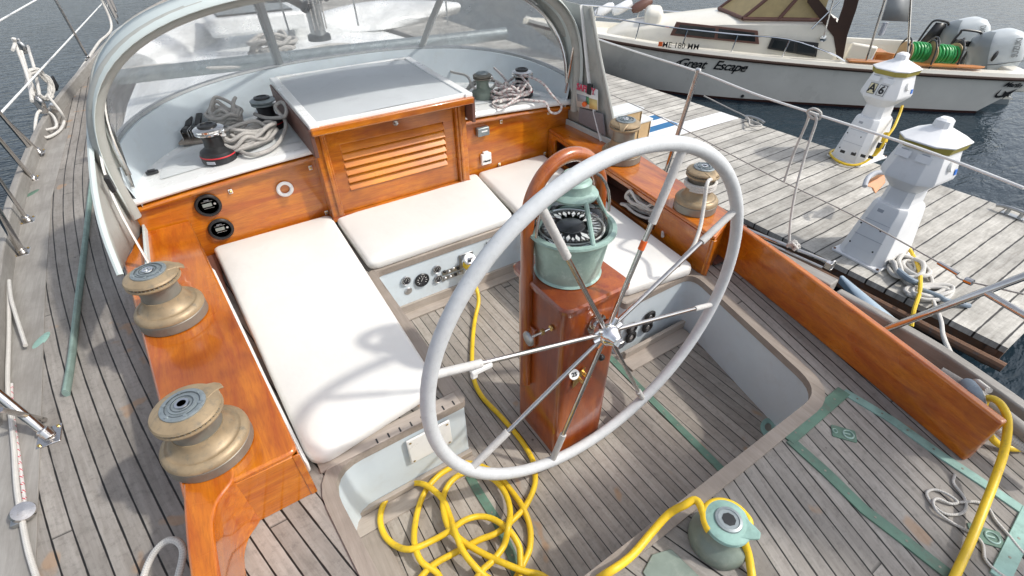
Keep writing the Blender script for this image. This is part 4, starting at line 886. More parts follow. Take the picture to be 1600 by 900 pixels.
# starboard winch rope
wx, wy = 1.150, 1.41; r_ = .074
loops = [V((wx+r_*math.cos(a), wy+r_*math.sin(a), BZ+.125+.012*a/6.283)) for a in [math.radians(x) for x in range(180, 180+900, 30)]]
rope('winch_line', loops+[PZ(1106, 284, .83), PZ(1100, 320, .74), PZ(1094, 355, .66), PZ(1083, 385, .61), PZ(1068, 402, .56), PZ(1060, 415, .50)], .0095, 'rope', 'white rope wound on the aft starboard winch and dropping to the deck', n=5)
q = V((1.06, 1.75, .0)); coil('coiled_rope', 1.115, 1.72, D+.055, .030, .13, 7, .009, 'rope', 'white rope bundle stuffed in the starboard cubby', .03, .018, seed=12, rot=.1, tail=[(1.10, 1.52, .47), (1.05, 1.50, .44), (1.015, 1.47, .435)])
# jib sheets along the port rail
rope('deck_line', [PZ(40, 540, D+.03), PZ(18, 470, D+.05), PZ(14, 440, D+.05), PZ(14, 520, D+.02), PZ(12, 600, D+.02), PZ(18, 660, D+.02), PZ(22, 700, D+.02), PZ(26, 760, D+.02), PZ(34, 810, D+.02), PZ(44, 860, D+.02), PZ(58, 905, D+.02)], .0085, 'rope', 'white rope lying along the port deck edge through a small block')
rope('deck_line', [PZ(18, 600, D+.01), PZ(19, 640, D+.01), PZ(26, 690, D+.01), PZ(33, 740, D+.01), PZ(39, 790, D+.01), PZ(37, 800, D+.01)], .006, 'ropered', 'white rope with red flecks beside the deck edge rope')
bp = PZ(40, 803, D+.02); t = thing('deck_block', 'small shiny block on the port deck edge rope', 'block', bp)
g = G(); g.lathe([(0, -.012), (.030, -.010), (.034, 0), (.030, .010), (0, .012)], bp+V((0, 0, .012)), 24, (.4, -.3, .85)); g.obj('sheave', 'steel', t); g = G(); g.box(bp+V((-.02, -.01, -.004)), (.03, .04, .02)); g.obj('bracket', 'alum', t, bevel=.003)
#@@SECTION port
# ================================================================== port rail: toe rail, stanchions, lifelines
tr = [V((x, y, D)) for x, y in port if 1.9 < y]
tr = [V((-2.02, 2.0, D))]+tr
def railsweep(name, pts, w_, h, mat, label, cat, lean=0.0):
    g = G(); pts = catmull(pts, 4); rings = []
    for i, p in enumerate(pts):
        d_ = (pts[min(i+1, len(pts)-1)]-pts[max(i-1, 0)]).normalized(); nn = V((d_.y, -d_.x, 0)).normalized()
        hh = h(p) if callable(h) else h
        rings.append([p-nn*w_/2, p+nn*w_/2, p+nn*w_/2+V((0, 0, hh)), p-nn*w_/2+V((0, 0, hh))])
    g.loft(rings); return tag(g.obj(name, mat, bevel=.008), label, cat)
railsweep('toe_rail', [p+V((.02, 0, -.01)) for p in tr], .045, .11, 'greywood', 'grey weathered wooden toe rail along the port deck edge', 'toe rail')
strip('margin_board', [(-1.80, -.6), (-1.84, .4), (-1.885, 1.2), (-1.935, 2.0), (-2.0, 3.0), (-2.06, 4.2), (-2.04, 5.8)], .15, D, plainwood and 'greywood', 'plain grey covering board along the port deck edge', 'covering board', th=.004, holes=False)
def stanchion(base, top, label, r=.0125, foot=True, brace=None, side='port'):
    t = thing('stanchion', label, 'stanchion', base, side+' guard rail stanchions'); b, tp = V(base), V(top)
    g = G(); g.tube([b, tp], r, 12); g.lathe([(r, 0), (r*1.25, .004), (r, .012), (0, .014)], tp, 12, tp-b); g.obj('post', 'steel', t)
    if foot:
        g = G(); g.box(b+V((0, 0, .003)), (.075, .095, .006)); g.lathe([(.022, 0), (.022, .035), (.016, .040)], b, 16, tp-b); g.obj('foot', 'steel', t, bevel=.004)
        for sx in (-1, 1):
            g = G(); g.lathe([(.006, 0), (.006, .004), (0, .005)], b+V((sx*.026, .035*sx, .006)), 10); g.obj('bolt', 'brass', t)
    if brace:
        g = G(); g.tube([V(brace[0]), V(brace[1])], r*.6, 10); g.obj('brace', 'steel', t)
    return t
E_ = V((0, 0, 0))
b1 = PZ(138, 92, D+.05); stanchion(b1, b1+V((-.02, -.05, .78)), 'steel stanchion standing far forward on the port rail', .016)
b2 = PZ(62, 238, D+.03); stanchion(b2, b2+V((-.10, -.30, .76)), 'steel stanchion behind the white rope tackle on the port rail', .013)
b3 = PZ(55, 243, D+.02)
b4 = PZ(57, 243, D)
sA = PZ(58, 245, D)
stanchion(PZ(57, 244, D), PX(-15, 160, -2.12), 'steel stanchion just aft of the rope tackle', .014)
stanchion(PZ(52, 280, D), PX(-25, 190, -2.05), 'steel stanchion at the middle of the port side deck', .014)
stanchion(PZ(44, 345, D), PX(-40, 225, -2.04), 'steel brace post with a rusty foot on the port side deck', .011)
stanchion(PZ(35, 395, D), PX(-40, 270, -1.98), 'thick shiny tube landing on the port deck above the leaf chock', .019)
stanchion(PZ(78, 682, D), PX(-60, 570, -1.93), 'thick tube with a braced diamond foot on the port covering board', .016, brace=(PZ(70, 656, D+.01), PX(0, 640, -1.86)))
def wire(name, pts, r, mat, label, cat='lifeline'):
    g = G(); g.tube(catmull(pts, 5), r, 8); return tag(g.obj(name, mat), label, cat)
wire('lifeline', [V((-2.12, 2.6, .98)), PX(0, 178, -2.16), PX(58, 113, -2.16), PX(110, 38+20, -2.16) if 0 else PX(105, 56, -2.12), PX(161, 4, -1.95)], .006, 'whitegloss', 'white coated lower lifeline on the port side') if 0 else None
pl0, pl1 = onplane(0, 178, (-2.14, 4.6, 0), (1, 0, 0)), PZ(161, 4, .62)
wire('lifeline', [pl0+(pl0-pl1)*.25, pl0, pl1, pl1+(pl1-pl0)*.6], .008, 'whitegloss', 'white lower lifeline running forward on the port side')
pu0, pu1 = onplane(0, 32, (-2.16, 6.2, 0), (1, 0, 0)), PZ(56, 0, 1.1)
wire('lifeline', [pu0+(pu0-pu1)*1.5, pu0, pu1, pu1+(pu1-pu0)*.8], .008, 'whitegloss', 'white upper lifeline at the top left on the port side')
# rope tackle near the port rail
k0 = PZ(50, 262, D+.06); kt = PX(30, 62, k0.x-.02)
tk = thing('rope_tackle', 'rope and block tackle with a white coil tied to the port rail', 'tackle', k0)
topb = PX(32, 72, -2.12); botb = PX(60, 160, -2.10)
g = G(); g.lathe([(0, -.02), (.045, -.018), (.055, 0), (.045, .018), (0, .02)], topb, 20, (.6, .6, .1)); g.box(topb, (.05, .05, .13)); g.obj('upper_block', 'alum', tk, bevel=.006)
g = G(); g.lathe([(0, -.02), (.05, -.018), (.06, 0), (.05, .018), (0, .02)], botb, 20, (.6, .6, .1)); g.box(botb+V((0, 0, -.02)), (.06, .06, .14)); g.box(PX(85, 168, -2.04), (.05, .09, .07)); g.obj('lower_block', 'steel', tk, bevel=.006)
for i, (a, b) in enumerate((((20, 60), (52, 150)), ((43, 72), (62, 150)), ((33, 80), (50, 158)), ((20, 78), (22, 60)))):
    g = G(); g.tube(catmull([PX(*a, -2.13), PX((a[0]+b[0])/2+2, (a[1]+b[1])/2, -2.13), PX(*b, -2.11)], 4), .014, 8); g.obj('fall', 'rope', tk)
rd = random.Random(4); pts = []
cq = PX(62, 132, -2.12)
for k in range(90):
    a = k*.7; pts.append(cq+V((.05*math.cos(a)+rd.uniform(-.02, .02), .13*math.cos(a)+rd.uniform(-.04, .04)+.0, .12*math.sin(a)+rd.uniform(-.02, .02))))
g = G(); g.tube(catmull(pts, 3), .012, 7); g.obj('coil', 'rope', tk)
g = G(); pts = [PZ(75, 150, D+.25), PZ(95, 175, D+.12), PZ(100, 190, D+.03), PZ(92, 205, D+.02), PZ(72, 215, D+.03), PZ(66, 205, D+.05), PZ(88, 198, D+.05), PZ(80, 178, D+.1), PZ(60, 175, D+.15), PZ(55, 205, D+.05), PZ(62, 222, D+.02)]
g.tube(catmull(pts, 5), .012, 8); g.obj('tail', 'rope', tk)
g = G(); g.box(PZ(62, 215, D)+V((0, 0, .005)), (.10, .22, .01)); g.obj('pad_eye_plate', 'verdstrip', tk, bevel=.003)
p = PX(85, 130, -2.10); g = G(); g.box(p, (.02, .20, .11)); o = tag(g.obj('rail_cleat_board', 'rubber', bevel=.005), 'black rectangular pad on the inside of the port toe rail', 'pad')
# green boom prop / sheet track lying on the side deck
g = G(); pts = [PZ(103, 615, D+.016), PZ(112, 560, D+.018), PZ(122, 470, D+.02), PZ(134, 370, D+.02), PZ(143, 290, D+.03), PZ(150, 240, D+.04)]
g.tube(catmull(pts, 4), .021, 10, flat=.55); tag(g.obj('genoa_track', 'verdpale'), 'green oxidised metal track on the port side deck', 'track')
#@@SECTION dodger
# ================================================================== dodger
dg = thing('spray_dodger', 'grey canvas dodger with clear vinyl windows over the cabin top', 'dodger', (0, 3.0, .9))
def hoop(hx, zb, zt, yb, yt, n=48, px_=.62, pz=.62):
    out = []
    for k in range(n+1):
        a = math.pi*k/n; c = math.cos(a); s_ = math.sin(a)
        out.append(V((-hx*(abs(c)**px_)*(1 if c > 0 else -1), yb+(yt-yb)*s_, zb+(zt-zb)*(s_**pz))))
    return out
H1 = hoop(1.375, .72, 1.615, 2.74, 2.66); W1 = hoop(1.335, .95, 1.605, 2.80, 3.12)
H0 = hoop(1.375, .72, 1.62, 2.68, 2.60)
g = G(); g.tube(H1, .030, 12); g.obj('hoop_sleeve', 'canvas', dg)
def lerpring(a, b, t, bul=0): return [x*(1-t)+y*t+V((0, 0, bul)) for x, y in zip(a, b)]
g = G(); g.loft([H0, lerpring(H1, H1, 0, .030), lerpring(H1, W1, .5, .022), lerpring(W1, W1, 0, .012)], cap=False, closed=False); g.obj('roof', 'canvasblue', dg, thick=.004)
g = G(); g.tube(W1, .016, 8); g.obj('window_bead', 'canvas', dg)
Cc = arc(1.38, 2.775, 3.74, .93, .15, n=48)
g = G(); g.loft([W1, lerpring(W1, Cc, .33, .02), lerpring(W1, Cc, .66, .02), Cc], cap=False, closed=False); g.obj('window', 'vinyl', dg)
def arcidx(a_list, x):
    return min(range(len(a_list)), key=lambda i: abs(a_list[i].x-x))
for x in (-.42, .62):
    i = arcidx(Cc, x); j = arcidx(W1, x*1.05); a, b = Cc[i], W1[j]; d_ = (b-a); sx = V((1, 0, 0))
    nrm = d_.cross(sx).normalized()*.012
    g = G(); g.loft([[q-sx*.028+nrm*.3, q-nrm*-.9, q+sx*.028+nrm*.3, q-nrm*.6] for q in (a, a+d_*.33+V((0, 0, .02)), a+d_*.66+V((0, 0, .02)), b)]); g.obj('window_strut', 'strutgrey', dg)
# stainless front bow (visible on the starboard side) and the aft brace
g = G(); g.tube([p+V((-.02 if p.x > 0 else .02, -.03, -.035)) for p in W1], .0125, 10); g.obj('bow', 'steel', dg)
# side wings
def wing(sx):
    top = []
    base = []
    for k in range(9):
        t = k/8; i = int(t*13); p = H0[i] if sx < 0 else H0[-1-i]; top.append(p)
    y0, y1 = 2.80, 2.26
    A = V((sx*1.385, 2.84, .60)); B_ = V((sx*1.385, 2.27, .60))
    g = G(); rows = []
    hp = [top[8], top[6], top[4], top[2], top[0]]
    # outer (aft) edge runs from high on the hoop to B_, inner edge runs down the hoop/bow to A
    inner = [W1[10 if sx < 0 else -11]+V((0, 0, .01)), V((sx*1.36, 2.90, 1.10)), V((sx*1.38, 2.86, .90)), V((sx*1.385, 2.84, .72)), A]
    outer = [V((sx*1.33, 2.60, 1.40)), V((sx*1.375, 2.52, 1.12)), V((sx*1.39, 2.43, .92)), V((sx*1.39, 2.34, .74)), B_]
    if sx < 0: outer = [PX(140, 165, -1.35), PX(141, 225, -1.385), PX(148, 300, -1.40), PX(163, 365, -1.40), PX(188, 430, -1.40)]
    for a, b in zip(inner, outer): rows.append([a+(b-a)*q/6+V((sx*.012*math.sin(math.pi*q/6), 0, 0)) for q in range(7)])
    g.loft(rows, cap=False, closed=False); g.obj('side_wing', 'canvas', dg, thick=.004)
    g = G(); g.tube(catmull(outer, 4), .012, 8); g.obj('wing_edge', 'canvasblue' if sx < 0 else 'canvas', dg)
    g = G(); g.tube(catmull([outer[0]+(inner[0]-outer[0])*.15, outer[2]+(inner[2]-outer[2])*.35+V((-sx*.02, 0, 0)), B_+(A-B_)*.25+V((-sx*.02, 0, 0))], 6), .014, 6, flat=.3); st_ = g.obj('strap', 'whitegloss', dg)
    q = outer[2]+(inner[2]-outer[2])*.33+V((-sx*.03, 0, -.0)); g = G(); g.box(q, (.02, .045, .07)); g.obj('buckle', 'black', st_, bevel=.004)
    g = G(); g.tube([outer[0]+V((-sx*.03, .08, -.12)), V((sx*1.33, 2.80, .84))], .009, 8); g.obj('brace_tube', 'steel', dg)
    g = G(); g.box(A+(B_-A)*.5+V((-sx*.012, 0, .012)), (.012, .58, .05)); g.obj('bottom_hem', 'canvasblue', dg, bevel=.003)
wing(1); wing(-1)
# pocket with leaflet on the starboard wing
XP = 1.365
pk = thing('wing_pocket', 'grey mesh pocket hanging inside the starboard dodger wing', 'pocket', PX(922, 180, XP))
qd = [PX(906, 168, XP), PX(942, 178, XP), PX(946, 212, XP), PX(904, 190, XP)]
g = G(); g.add([p+V((-.004, 0, 0)) for p in qd]+[p+V((.004, 0, 0)) for p in qd], [(0, 1, 2, 3), (7, 6, 5, 4), (0, 4, 5, 1), (1, 5, 6, 2), (2, 6, 7, 3), (3, 7, 4, 0)]); g.obj('mesh', 'mesh', pk)
lf = thing('leaflet', 'printed leaflet with a red heading tucked in the dodger pocket', 'leaflet', PX(920, 150, XP))
qd = [PX(899, 128, XP), PX(936, 140, XP), PX(936, 172, XP), PX(903, 166, XP)]
def quad(name, pts, mat, parent, off):
    g = G(); n_ = (pts[1]-pts[0]).cross(pts[3]-pts[0]).normalized()
    if n_.x > 0: n_ = -n_
    g.add([p+n_*off for p in pts], [tuple(range(len(pts)))]); return g.obj(name, mat, parent, thick=.0012)
sh_ = quad('sheet', qd, 'paper', lf, .010)
def sub(u0, v0, u1, v1):
    f = lambda u, v_: (qd[0]*(1-u)+qd[1]*u)*(1-v_)+(qd[3]*(1-u)+qd[2]*u)*v_
    return [f(u0, v0), f(u1, v0), f(u1, v1), f(u0, v1)]
quad('print_block', sub(.08, .22, .9, .30), 'papergrey', sh_, .0125); quad('print_block', sub(.08, .45, .5, .75), 'papergrey', sh_, .0125)
quad('picture', sub(.62, .5, .98, .98), 'paperyel', sh_, .0125); quad('picture', sub(.50, .45, .62, .8), 'papergrn', sh_, .0135)
xa = (qd[1]-qd[0]); ya = qd[0]-qd[3]; text('heading', 'SAFETY', .058, frame(qd[0]+xa*.5-ya*.13+V((-.014, 0, 0)), xa, ya), 'paperred', sh_, bold=.002)
p = (sub(.5, .72, .6, .9)[0]); g = G(); g.lathe([(0, -.012), (.016, -.008), (.018, 0), (.016, .008), (0, .012)], p+V((-.03, 0, -.01)), 18, (1, .3, 0)); tag(g.obj('whistle', 'orange'), 'small orange ball shaped light clipped in the dodger pocket', 'light')
p = PX(902, 65, 1.33); g = G(); g.lathe([(0, .008), (.022, .008), (.028, 0), (0, 0)], p, 20, (-1, -.2, 0)); tag(g.obj('window_snap', 'whitegloss'), 'round white snap button inside the starboard dodger wing', 'snap')
# odds at the port wing foot: small net bag with cloth
p = PZ(192, 385, .60); nb = thing('net_bag', 'grey net bag with a rolled towel behind the forward port winch', 'bag', p)
g = G(); rings = []
for z, k in ((-.16, .55), (-.12, .8), (-.04, .95), (.04, 1.0)): rings.append([p+V((.045*k*math.cos(a)-.0, .13*k*math.sin(a), z)) for a in [2*math.pi*j/18 for j in range(18)]])
g.loft(rings, cap=False); g.obj('net', 'mesh', nb, thick=.003)
g = G(); g.tube([p+V((.045*math.cos(a), .13*math.sin(a), .04)) for a in [2*math.pi*j/24 for j in range(24)]], .006, 6, closed=True); g.obj('hem', 'whitegloss', nb)
g = G(); g.tube([p+V((-.01, -.09, .0)), p+V((.01, .02, .03)), p+V((0, .08, .02))], [.03, .036, .03], 12); g.obj('towel', 'cushion', nb)
#@@SECTION foredeck
# ================================================================== foredeck seen through the windows
ms = thing('mast', 'grey aluminium mast foot with halyard winches seen through the dodger window', 'mast', (0, 0, 0)); 
mp = PZ(500, 62, .95); ms.location = mp
g = G(); g.lathe([(.10, 0), (.10, .04), (.085, .05)], mp, 28); g.obj('step', 'black', ms)
g = G(); rg = [[mp+V((.065*math.cos(a), .09*math.sin(a), z)) for a in [2*math.pi*k/24 for k in range(24)]] for z in (0, 9)]; g.loft(rg); g.obj('tube', 'alum', ms)
for k, (dx, dz) in enumerate(((.09, .35), (-.09, .28), (.0, .55))):
    g = G(); g.lathe([(.035, 0), (.04, .01), (.03, .04), (.028, .06), (.04, .075), (0, .08)], mp+V((dx*.7, -.08, dz)), 20, (dx*6, -1, 0)); g.obj('halyard_winch', 'black', ms)
for k in range(4):
    g = G(); g.tube([mp+V((-.05+.035*k, -.11, .1)), mp+V((-.05+.035*k, -.10, 3))], .006, 6); g.obj('halyard', 'rope2', ms)
# boom resting / spar across cabin top
sA_, sB_ = PZ(175, 122, .98), PZ(790, 52, 1.02)
g = G(); g.tube([sA_, sB_], .05, 16); tag(g.obj('stowed_spar', 'capgrey'), 'dark grey spar lying athwart the cabin top beyond the windows', 'spar')
g = G(); g.tube([sA_+V((0, .14, -.02)), sB_+V((0, .20, -.02))], .02, 10); tag(g.obj('whisker_pole', 'steel'), 'thin bright pole lying parallel beyond the grey spar', 'pole')
rope('deck_line', [PZ(190, 110, 1.0), PZ(260, 102, 1.02), PZ(330, 106, .99), PZ(400, 100, .98), PZ(460, 84, 1.0), PZ(520, 70, 1.0), PZ(600, 72, .98), PZ(690, 60, 1.0)], .014, 'rope', 'white control line led along the grey spar beyond the windows')
q = PZ(480, 70, .95); coil('coiled_rope', q.x-.3, q.y-.1, .93, .16, .12, 6, .016, 'rope2', 'dark coil of halyard at the mast foot beyond the window', .05, .02, seed=21)
# deckhouse / skylight
def lump(name, c, size, mat, label, cat, seed=2, amp=.15, rz=0.0, prof=1.0):
    rd = random.Random(seed); g = G(); rings = []; n = 20; m_ = 12
    ph = [rd.uniform(0, 6.28) for _ in range(6)]
    for i in range(m_+1):
        t = i/m_; rr = max(.02, math.sin(math.pi*(.06+.88*t))**.55); ring = []
        for k in range(n):
            a = 2*math.pi*k/n; z = math.sin(a); w_ = 1+amp*math.sin(3*a+ph[0]+5*t)+amp*.7*math.sin(7*t+ph[1]+2*a)
            x = (t-.5)*size[0]; y = rr*w_*math.cos(a)*size[1]/2; zz_ = max(-.5, z*rr*w_)*size[2]/2
            ring.append(V(c)+V((x*math.cos(rz)-y*math.sin(rz), x*math.sin(rz)+y*math.cos(rz), zz_)))
        rings.append(ring)
    g.loft(rings); return tag(g.obj(name, mat, ang=60), label, cat)
q = PZ(600, 62, .9); lump('sail_bag', (q.x+.5, q.y+1.4, .85), (2.2, .6, .32), 'white', 'white bagged sail stowed on the foredeck beyond the windows', 'sail bag', 3, .12, .15)
q = PZ(260, 70, .8); lump('tender_cover', (q.x+.1, q.y+.3, .78), (2.2, 1.0, .55), 'white', 'upturned white tender with a pale cover on the port foredeck', 'tender', 5, .05, 1.2)
sk = thing('skylight', 'white framed skylight with a dark top on the cabin top beyond the mast', 'skylight', PZ(400, 40, .95))
q = V(sk.location); g = G(); g.box(q+V((0, 0, .06)), (.9, .7, .16)); g.obj('frame', 'white', sk, bevel=.03); g = G(); g.box(q+V((0, 0, .145)), (.7, .5, .02)); g.obj('pane', 'darkglass', sk, bevel=.01)
for i, (px, py, s_) in enumerate(((283, 143, .075), (310, 130, .085))):
    q = PZ(px, py, D+.0); ovalplate(px, py, D+.002, s_, s_, 0, ['round pale deck prism on the side deck, nearer the window edge', 'round white deck prism on the side deck, brighter one'][i], 'verdgrey' if i == 0 else 'whitegloss', False)
# standing rigging on the port side deck
base = PZ(184, 36, .42)
for i, (dx, tx, lab) in enumerate(((0, -.10, 'steel shroud with a bright turnbuckle on the port deck edge, beside the dodger hoop'), (.22, .05, 'second steel shroud with a turnbuckle on the port deck edge'))):
    b_ = base+V((0, dx*3, 0)); t = thing('shroud', lab, 'shroud', b_, 'port shrouds')
    g = G(); g.tube([b_, b_+V((tx, 0, 4))], .012, 8); g.obj('wire', 'steel', t)
    g = G(); g.tube([b_+V((tx*.02, 0, .08)), b_+V((tx*.1, 0, .42))], [.035, .045], 12); g.obj('turnbuckle', 'chrome', t)
    g = G(); g.box(b_+V((0, 0, .03)), (.02, .06, .08)); g.obj('chainplate', 'steel', t, bevel=.004)
rope('halyard_tail', [base+V((-.10, .1, 3.0)), base+V((-.10, .05, 1.2)), base+V((-.07, 0, .3)), PZ(174, 44, D+.03), PZ(155, 66, D+.02), PZ(139, 90, D+.02), PZ(120, 118, D+.02), PZ(104, 138, D+.02)], .018, 'rope', 'white line coming down beside the port shrouds and running aft on deck')
for k, (px, py) in enumerate(((455, 60), (560, 40), (700, 40))):
    b_ = PZ(px, py, .95); g = G(); g.tube([b_, b_+V((.1*(k-1), .3, 4))], .009, 8); tag(g.obj('rigging_wire', 'alum'), ['rigging wire seen through the window left of the mast', 'rigging wire seen through the window just right of the mast', 'rigging wire seen through the window by the starboard clutch'][k], 'rigging wire')
#@@SECTION starboard
# ================================================================== starboard rail
RZ = .47
srp = [PZ(960, 205, RZ), PZ(1000, 247, RZ), PZ(1060, 298, RZ), PZ(1140, 358, RZ), PZ(1200, 392, RZ)]
railsweep('toe_rail', [V((p.x+.03, p.y, D-.01)) for p in [V((1.74, 3.0, 0)), V((1.88, 3.7, 0)), V((1.98, 4.5, 0)), V((2.02, 5.8, 0)), V((1.93, 7.2, 0)), V((1.7, 9.2, 0))]][::-1]+[V((p.x+.03, p.y, D-.01)) for p in srp], .06, .13, 'greywood', 'grey weathered toe rail on the starboard side beside the dock', 'toe rail')
ch = [PZ(1195, 393, RZ+.03), PZ(1300, 446, RZ+.03)]
railsweep('rail_chock', [V((p.x+.02, p.y, D-.01)) for p in ch], .075, .165, 'greywood', 'raised grey wooden chock block on the starboard toe rail', 'chock')
low = [PZ(1303, 458, .44), PZ(1400, 512, .44), PZ(1480, 560, .44), PZ(1600, 645, .44), PZ(1700, 725, .44)]
railsweep('toe_rail', [V((p.x+.035, p.y, D-.01)) for p in low], .05, .10, 'greywood', 'lower grey toe rail running aft past the end of the varnished plank', 'toe rail')
# topsides guard visible outboard
ga, gb = PZ(1315, 432, .10), PZ(1466, 588, .10); dd_ = (gb-ga); g = G(); n_ = V((dd_.y, -dd_.x, 0)).normalized()
rings = []
for k in range(9):
    q = ga+dd_*(k/8-.0); w_ = .012+.07*min(1, k/6)
    rings.append([q+n_*(-w_*math.cos(a))+V((0, 0, w_*.6*math.sin(a))) for a in [math.pi*j/8 for j in range(9)]]+[q+V((0, 0, -.05))])
g.loft(rings); tag(g.obj('rub_strake', 'galv', ang=60), 'pale blue rounded guard strip between the toe rail and the dock', 'guard strip')
# coaming spar bits near the plank end
g = G(); g.tube([PZ(1466, 582, .50), PZ(1530, 620, .49), PZ(1600, 675, .48), PZ(1680, 740, .47)], .026, 14); tag(g.obj('stowed_pole', 'greywood'), 'grey wooden pole lying outboard of the varnished plank end', 'pole')
rope('mooring_line', [PZ(1513, 603, .53), PZ(1530, 618, .55), PZ(1533, 640, .50), PZ(1545, 655, .47), PZ(1570, 680, .45), PZ(1610, 705, .44)], .017, 'rope', 'thick white mooring line over the grey pole by the plank end')
g = G(); p = PZ(1519, 612, .55); g.tube([PZ(1512, 601, .52), PZ(1521, 612, .57), PZ(1527, 632, .53)], .024, 12); tag(g.obj('chafe_sleeve', 'ropeblue'), 'blue grey chafe sleeve on the thick mooring line', 'chafe sleeve')
rope('mooring_line', [PZ(1458, 470, DK+.03), PZ(1470, 500, DK+.25), PZ(1474, 525, -.1), PZ(1490, 560, .2), PZ(1520, 590, .40), PZ(1545, 610, .46)], .012, 'rope', 'white mooring line leading from the dock coil up to the yacht')
# stanchions and lifelines
sb = PZ(1040, 268, .47); stanchion(PX(1030, 300, 1.62), PX(1091, 110, 1.70), 'steel stanchion on the starboard side rising behind the wheel rim', .0145, side='starboard')
L1 = [PX(925, 58, 1.80), PX(1000, 83, 1.75), PX(1091, 112, 1.70), PX(1180, 147, 1.66), PX(1271, 177, 1.62), PX(1400, 219, 1.58), PX(1500, 255, 1.54), PX(1600, 294, 1.50)]
wire('lifeline', L1, .0062, 'whitegloss', 'white upper lifeline crossing in front of the motor boat')
L2 = [PX(955, 148, 1.80), PX(1040, 187, 1.70), PX(1200, 272, 1.62), PX(1330, 335, 1.55), PX(1470, 412, 1.50)]
wire('lifeline', L2, .0035, 'rope2', 'thin grey lower lifeline crossing in front of the dock')
L3 = [PX(1470, 412, 1.50), PX(1490, 424, 1.49), PX(1500, 436, 1.48), PX(1540, 446, 1.46), PX(1600, 460, 1.44)]
wire('lifeline', L3, .0035, 'rope2', 'aft end of the thin lower lifeline behind the steel tube')
g = G(); g.tube([PX(1466, 410, 1.5), PX(1497, 428, 1.49)], .009, 10); g.tube([PX(1508, 437, 1.475), PX(1520, 442, 1.47)], .014, 10); tag(g.obj('turnbuckle', 'steel'), 'small steel turnbuckle on the lower lifeline', 'turnbuckle')
# loop of rope over upper lifeline
rope('hanging_line', [PX(1225, 285, 1.60), PX(1240, 240, 1.62), PX(1262, 188, 1.62), PX(1262, 174, 1.615), PX(1272, 170, 1.60), PX(1282, 176, 1.61), PX(1280, 186, 1.62), PX(1268, 184, 1.60), PX(1264, 176, 1.60), PX(1276, 186, 1.60), PX(1262, 230, 1.58), PX(1245, 290, 1.52), PX(1236, 340, 1.47), PX(1233, 380, 1.43)], .0065, 'rope', 'white rope knotted over the upper lifeline hanging to the rail')
tb = thing('chainplate_tube', 'steel tube with a knotted rope lying along the starboard rail', 'tube', PZ(1190, 370, .52))
g = G(); g.tube([PZ(1110, 335, .52), PZ(1190, 368, .52), PZ(1300, 412, .50)], .010, 10); g.obj('rod', 'steel', tb); g = G(); g.tube([PZ(1140, 352, .50), PZ(1200, 380, .50), PZ(1285, 418, .49)], .007, 10); g.obj('rod', 'steel', tb)
kn_ = PZ(1240, 383, .53); g = G(); g.tube([kn_+V((.02*math.cos(a*1.3), .022*math.sin(a), .015*math.cos(a*2.1))) for a in [k*.6 for k in range(34)]], .007, 8); g.obj('knot', 'rope', tb)
sh_p = PZ(1300, 415, .50); g = G(); g.tube([sh_p+V((.02*math.cos(a), .0, .026*math.sin(a))) for a in [2*math.pi*k/14 for k in range(14)]], .006, 8, closed=True); g.box(sh_p+V((-.01, .01, 0)), (.03, .03, .035)); tag(g.obj('shackle', 'steel', bevel=.003), 'steel shackle at the aft end of the raised chock', 'shackle')
# pushpit tubes
g = G(); g.tube([PZ(1375, 518, .40), PX(1500, 470, 1.33), PX(1600, 432, 1.40), PX(1700, 392, 1.48)], .015, 14); tag(g.obj('stern_rail_tube', 'steel'), 'polished steel stern rail tube slanting up to the photo edge', 'rail tube')
g = G(); g.tube([PX(1538, 456, 1.36), PX(1600, 492, 1.30), PX(1700, 550, 1.2)], .013, 14); tag(g.obj('stern_rail_tube', 'steel'), 'second steel tube branching down from the stern rail', 'rail tube')
#@@SECTION dock
# ================================================================== dock
dn, df = 2.98, 5.22
dock = struct(plate('dock', [(dn, .10), (df, .10), (df, 9.5), (df-.0, 30), (dn, 30)], [], .045, 'dock', z=DK))
g = G(); g.box((dn+.05, 15, DK-.11), (.06, 29.8, .12)); g.box((df-.05, 15, DK-.11), (.06, 29.8, .12)); g.box(((dn+df)/2, .16, DK-.12), (df-dn, .06, .14)); struct(g.obj('dock_frame', 'rust'))
g = G()
for y in (1.2, 4.5, 8.5): g.box(((dn+df)/2, y, DK-.33), (df-dn-.5, 1.6, .36))
struct(g.obj('dock_float', 'rubber'))
g = G(); g.tube([(dn-.07, .05, DK-.10), (dn-.07, 7, DK-.10)], .035, 10); struct(g.obj('dock_bumper', 'rust'))
strip('dock_walkway_joint', [PZ(985, 222, DK), PZ(1140, 180, DK)], .30, DK, 'pedwhite', 'white painted plank band across the dock behind the wheel', 'painted band', th=.004, holes=False)
